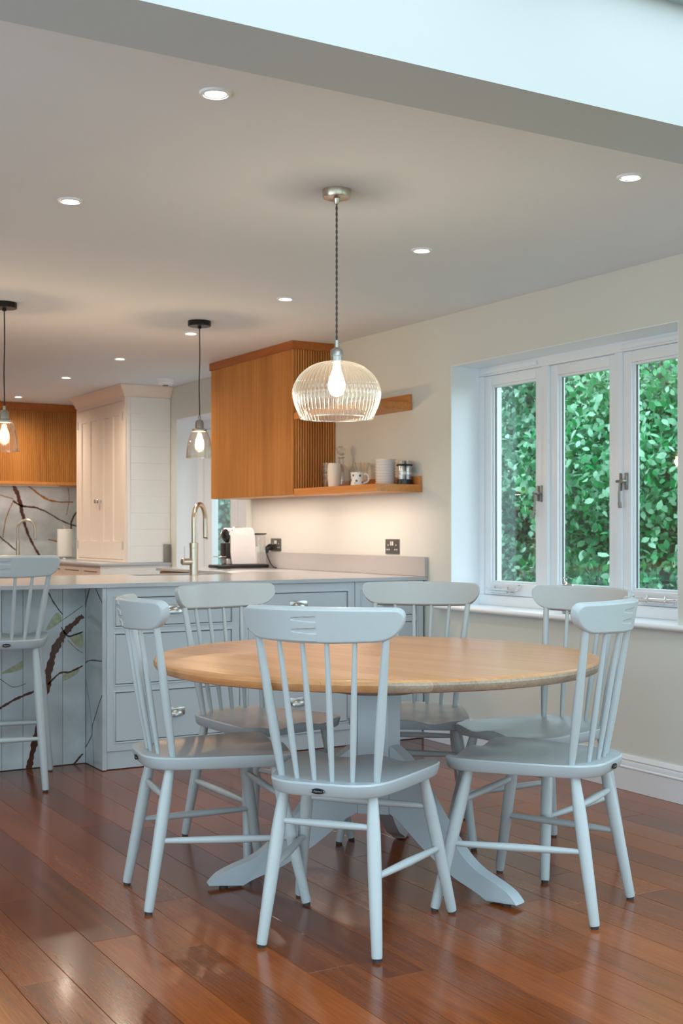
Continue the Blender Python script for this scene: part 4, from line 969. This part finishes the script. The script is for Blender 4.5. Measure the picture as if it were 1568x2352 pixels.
# ================================================================== LIGHTING FIXTURES
def point(name, loc, e, col, r):
    l = bpy.data.lights.new(name, 'POINT'); l.energy = e; l.color = col; l.shadow_soft_size = r
    o = bpy.data.objects.new(name, l); COL.objects.link(o); o.location = loc; return o
# ribbed glass pendant over the table
bpx, bpy_ = 2.152, 3.688
t = thing('glass_pendant', 'round ribbed clear glass pendant lamp above the dining table', 'pendant lamp', (bpx, bpy_, CEIL))
obj('ceiling_rose', lathe(NB(), [(0.002, 0), (0.050, 0), (0.050, -0.022), (0.047, -0.028), (0.012, -0.030), (0.010, -0.040), (0.007, -0.048), (0.002, -0.049)], 36), M_nickel, t)
b = NB()
for ph in (0, PI):
    pts = [(0.0019*math.cos(ph+i*0.62), 0.0019*math.sin(ph+i*0.62), -0.046-0.484*i/120) for i in range(121)]
    tube(b, pts, 0.0021, 6)
obj('twisted_cord', b, M_cord, t)
obj('lamp_holder', lathe(NB(), [(0.002, -0.522), (0.0075, -0.523), (0.0075, -0.548), (0.012, -0.551), (0.020, -0.556), (0.0225, -0.563), (0.0225, -0.578), (0.0210, -0.5795), (0.0210, -0.598), (0.018, -0.600), (0.002, -0.600)], 32), M_steel, t)
shp = smooth_curve([(0.024, -0.598), (0.052, -0.600), (0.092, -0.615), (0.128, -0.645), (0.149, -0.682), (0.1535, -0.712), (0.147, -0.745), (0.136, -0.772), (0.127, -0.792)], 5)
b = NB(); NR, SUB = 56, 6; rings = []
for q, (r, z) in enumerate(shp):
    ring = []
    for i in range(NR*SUB):
        a = 2*PI*i/(NR*SUB); amp = 0.0048*min(1, r/0.08)
        rr = r + amp*(abs(math.cos(a*NR/2))**0.6 - 0.6)
        ring.append(b.verts.new((rr*math.cos(a), rr*math.sin(a), z)))
    rings.append(ring)
for r0, r1 in zip(rings[:-1], rings[1:]):
    for i in range(NR*SUB): j = (i+1) % (NR*SUB); b.faces.new((r0[i], r0[j], r1[j], r1[i]))
sh = obj('shade', b, M_shade, t, angle=60)
obj('rim', lathe(NB(), [(0.1255, -0.7925), (0.129, -0.7925), (0.129, -0.7955), (0.1255, -0.7955), (0.1255, -0.7925)], 72, None, False, False), M_crystal, sh)
bl = obj('bulb', lathe(NB(), [(0.013, -0.600), (0.014, -0.622), (0.022, -0.645), (0.030, -0.672), (0.030, -0.692), (0.020, -0.712), (0.002, -0.719)], 28), M_bulbg, t)
b = NB()
for q in range(6):
    a = q*PI/3; tube(b, [(0.011*math.cos(a), 0.011*math.sin(a), -0.628), (0.013*math.cos(a+0.5), 0.013*math.sin(a+0.5), -0.692)], 0.0026, 6)
obj('filament', b, M_fil, bl)
o = point('pendant_light', (bpx, bpy_, CEIL-0.665), 9, (1.0, 0.82, 0.60), 0.012)
# small bell pendants over the breakfast bar
bp_ = thing('bell_pendant', 'small clear bell pendant with black ceiling disc beside the fluted cupboard', 'pendant lamp', (2.822, 6.372, CEIL), 0, 'bell pendants over the breakfast bar')
obj('ceiling_disc', lathe(NB(), [(0.002, 0), (0.064, 0), (0.065, -0.002), (0.065, -0.027), (0.062, -0.030), (0.010, -0.0305), (0.010, -0.043), (0.002, -0.044)], 36), M_blackm, bp_)
obj('cord', tube(NB(), smooth_curve([(0, 0, -0.04), (0.002, 0, -0.2), (-0.002, 0, -0.36), (0.001, 0, -0.50), (0, 0, -0.548)], 5), 0.0034, 8), M_black, bp_)
obj('lamp_holder', lathe(NB(), [(0.002, -0.535), (0.008, -0.536), (0.008, -0.556), (0.018, -0.560), (0.0235, -0.575), (0.0235, -0.604), (0.040, -0.610), (0.040, -0.622), (0.02, -0.624), (0.002, -0.625)], 28), M_pewter, bp_)
obj('shade', lathe(NB(), smooth_curve([(0.036, -0.618), (0.048, -0.632), (0.060, -0.665), (0.069, -0.71), (0.075, -0.772)], 5) + [(0.0735, -0.772), (0.072, -0.76)], 40, None, False, False), M_bell, bp_)
b2 = obj('bulb', lathe(NB(), [(0.012, -0.620), (0.013, -0.64), (0.022, -0.67), (0.027, -0.70), (0.024, -0.722), (0.010, -0.738), (0.002, -0.740)], 24), M_bulbs, bp_)
obj('filament', tube(NB(), [(0.005*math.cos(i*0.9), 0.005*math.sin(i*0.9), -0.648-0.066*i/50) for i in range(51)], 0.0023, 6), M_fil2, b2)
dup(bp_, (1.722, 6.372, CEIL), 0.4, 'small clear bell pendant with black ceiling disc cut by the left picture edge')
for xx in (1.722, 2.822, 0.622): point('bell_pendant_light', (xx, 6.372, CEIL-0.685), 11, (1.0, 0.68, 0.42), 0.015)
# recessed downlights in two rows
dl = thing('downlight', 'recessed spotlight nearest the roof window in the left row', 'downlight', (1.392, 3.036, CEIL), 0, 'recessed ceiling spotlights')
obj('bezel', lathe(NB(), [(0.0275, -0.0008), (0.0300, -0.0045), (0.0335, -0.0048), (0.0345, -0.0075), (0.042, -0.0055), (0.0455, -0.0005)], 36, None, False, False), M_white, dl)
obj('lamp', lathe(NB(), [(0.002, -0.002), (0.0272, -0.002), (0.0272, -0.0030), (0.002, -0.0036)], 28), M_led, dl)
rows = [(1.394, 4.283, 'second spotlight from the roof window in the left row'),
        (2.914, 3.046, 'recessed spotlight nearest the roof window in the right row'), (2.914, 4.282, 'second spotlight from the roof window in the right row'),
        (2.921, 5.524, 'third spotlight from the roof window in the right row'), (2.945, 6.774, 'fourth spotlight from the roof window, beside the bell pendant'),
        (2.955, 8.009, 'fifth spotlight from the roof window, before the smoke alarm'), (2.955, 9.19, 'sixth spotlight from the roof window, by the pantry cornice'),
        (3.02, 10.72, 'seventh spotlight, farthest from the roof window, in front of the hood')]
for x_, y_, lb in rows: dup(dl, (x_, y_, CEIL), 0, lb)
extra = [(1.39, 5.53), (1.39, 6.8), (1.39, 8.0), (1.39, 9.25), (1.39, 10.4), (-0.15, 4.28), (-0.15, 6.8), (-0.15, 9.2)]
for x_, y_ in [(1.392, 3.036)] + [(r_[0], r_[1]) for r_ in rows] + extra:
    l = bpy.data.lights.new('downlight_beam', 'SPOT'); l.energy = 7 if y_ < 5 else (15 if y_ < 7.5 else 50); l.color = (1.0, 0.92, 0.82) if y_ < 5 else (1.0, 0.84, 0.66); l.spot_size = math.radians(118 if y_ < 7.5 else 165); l.spot_blend = 0.7 if y_ < 7.5 else 1.0; l.shadow_soft_size = 0.03
    o = bpy.data.objects.new('downlight_beam', l); COL.objects.link(o); o.location = (x_, y_, CEIL-0.012)
t = thing('smoke_alarm', 'white round smoke alarm on the ceiling near the pantry', 'smoke alarm', (3.655, 8.90, CEIL))
obj('base', lathe(NB(), [(0.002, -0.0002), (0.070, -0.0002), (0.072, -0.004), (0.070, -0.018), (0.064, -0.020)], 36), M_white, t)
obj('cover', lathe(NB(), [(0.062, -0.0205), (0.063, -0.036), (0.050, -0.048), (0.002, -0.051)], 36), M_white, t)
obj('sensor', lathe(NB(), [(0.022, -0.049), (0.020, -0.057), (0.002, -0.058)], 20), M_plate, t)

# ------------------------------------------------------------------ silver figurine on the window sill
t = thing('silver_figurine', 'polished silver bird figurine on the window sill', 'figurine', (4.00, 4.585, SILL+0.0005))
obj('plinth', bx(NB(), -0.022, 0.022, -0.045, 0.045, 0, 0.018, 0.002), M_steel, t)
obj('body', lathe(NB(), [(0.006, 0.018), (0.030, 0.026), (0.042, 0.055), (0.038, 0.085), (0.024, 0.115), (0.012, 0.134), (0.001, 0.142)], 24), M_chrome, t)
obj('wing', tube(NB(), smooth_curve([(0, 0.004, 0.080), (0, 0.030, 0.098), (0, 0.050, 0.125), (0, 0.040, 0.150)], 5), [0.006]*6+[0.011]*5+[0.007]*5, 10), M_chrome, t)
obj('arm', tube(NB(), smooth_curve([(0, 0.062, 0.128), (0, 0.038, 0.140), (0, 0.008, 0.137), (0, -0.018, 0.122), (0, -0.03, 0.09), (0, -0.044, 0.06)], 5), 0.0075, 10), M_chrome, t)
obj('loop', tube(NB(), [(0, 0.046+0.010*math.cos(2*PI*i/20), 0.163+0.010*math.sin(2*PI*i/20)) for i in range(21)], 0.0026, 8, False), M_chrome, t)

# ================================================================== GARDEN
g = struct('ground', bx(NB(), XO, 40, -12, 45, -0.5, -0.25), M_soil, label='green garden ground outside the windows', smooth=False)
struct('ground', bx(NB(), -30, XO, -25, Y0-0.31, -0.5, -0.25), noisy(mat('patio_stone', srgb(170, 165, 155), 0.9), 4, 0.1), label='pale paved terrace outside the garden doors', smooth=False)
def tree(name, label, loc, blobs, n, m, leaf, seed, trunk_h, lean=(0, 0)):
    rs = np.random.RandomState(seed); t = thing(name, label, 'tree', loc)
    cen = np.array([bl[:3] for bl in blobs]); rad = np.array([bl[3:] for bl in blobs]); wgt = rad.prod(1)**(2/3); wgt /= wgt.sum()
    idx = rs.choice(len(blobs), n, p=wgt); d = rs.normal(size=(n, 3)); d /= np.linalg.norm(d, axis=1)[:, None]
    pos = cen[idx] + d*rad[idx]*(rs.uniform(0.55, 1.05, n)**0.7)[:, None]
    ax = rs.normal(size=(n, 3)); ax[:, 2] -= 0.5; ax /= np.linalg.norm(ax, axis=1)[:, None]
    nb_ = d*0.8 + rs.normal(size=(n, 3))*0.6; nb_[:, 2] += 0.5
    sd = np.cross(ax, nb_); sd /= np.linalg.norm(sd, axis=1)[:, None]+1e-9
    ln = leaf*rs.uniform(0.7, 1.35, n); wd2 = ln*0.30; up = np.cross(sd, ax)
    A = pos - ax*(ln/2)[:, None]; B = pos + ax*(ln/2)[:, None]
    W1, U1 = sd*wd2[:, None], up*(ln*0.07)[:, None]; L1 = ax*(ln*0.22)[:, None]
    V = np.stack([A, pos + W1*0.85 + U1 - L1, pos + W1*0.9 + U1 + L1*0.5, B, pos - W1*0.9 + U1 + L1*0.5, pos - W1*0.85 + U1 - L1], 1).reshape(-1, 3)
    k = np.arange(n)*6; Fc = np.concatenate([np.stack([k, k+1, k+5], 1), np.stack([k+1, k+2, k+5], 1), np.stack([k+2, k+4, k+5], 1), np.stack([k+2, k+3, k+4], 1)], 0)
    me = bpy.data.meshes.new('foliage'); me.from_pydata(V.tolist(), [], Fc.tolist()); me.materials.append(m)
    o = link('foliage', me, t); o['kind'] = 'stuff'
    top = blobs[0]
    pts = smooth_curve([(0, 0, 0), (lean[0]*0.4, lean[1]*0.4, trunk_h*0.45), (lean[0], lean[1], trunk_h)], 6)
    obj('trunk', tube(NB(), pts, [0.10-0.06*i/(len(pts)-1) for i in range(len(pts))], 10), M_bark, t)
    for q in range(5):
        c = blobs[q % len(blobs)]; s0 = (lean[0]*0.6, lean[1]*0.6, trunk_h*(0.4+0.1*q))
        e_ = (c[0]+rs.uniform(-.5, .5)*c[3], c[1]+rs.uniform(-.5, .5)*c[4], c[2]+0.3*c[5])
        mid = ((s0[0]+e_[0])/2, (s0[1]+e_[1])/2, (s0[2]+e_[2])/2+0.25)
        pp = smooth_curve([s0, mid, e_], 6); obj('branch', tube(NB(), pp, [0.035-0.024*i/(len(pp)-1) for i in range(len(pp))], 8), M_bark, t)
    return t
G0 = -0.25
def crown(R_, H_):
    return [(0, 0, 0.80*H_, .78*R_, .78*R_, .20*H_), (-.2*R_, .25*R_, .58*H_, .75*R_, .72*R_, .22*H_), (.1*R_, -.3*R_, .62*H_, .85*R_, .68*R_, .2*H_), (-.1*R_, .2*R_, .34*H_, .85*R_, .78*R_, .2*H_), (0, -.3*R_, .20*H_, .85*R_, .68*R_, .17*H_)]
tree('garden_tree', 'bright green leafy tree close to the right casement', (6.35, 6.25, G0), crown(1.0, 3.1), 24000, M_leafC, 0.062, 11, 2.9, (0.2, 0.2))
tree('garden_tree', 'mid green tree filling the middle window pane', (7.35, 8.25, G0), crown(1.15, 3.3), 26000, M_leafA, 0.066, 12, 3.0, (-.2, 0.2))
tree('garden_tree', 'blue green tree seen through the left window pane', (7.0, 10.8, G0), crown(1.1, 3.1), 20000, M_leafB, 0.066, 13, 2.9, (0.1, -.2))
tree('garden_tree', 'pale green tree beyond the side door', (7.2, 15.5, G0), crown(1.5, 3.2), 22000, M_leafB, 0.08, 14, 3.0, (0.1, .2))
tree('garden_tree', 'dark tree standing behind the other garden trees', (10.3, 9.6, G0), crown(1.9, 4.1), 18000, M_leafA, 0.10, 15, 3.8, (0, 0))
tree('garden_tree', 'leafy tree at the far side of the garden hedge', (11.3, 13.4, G0), crown(1.9, 3.9), 16000, M_leafB, 0.10, 16, 3.6, (0, 0))
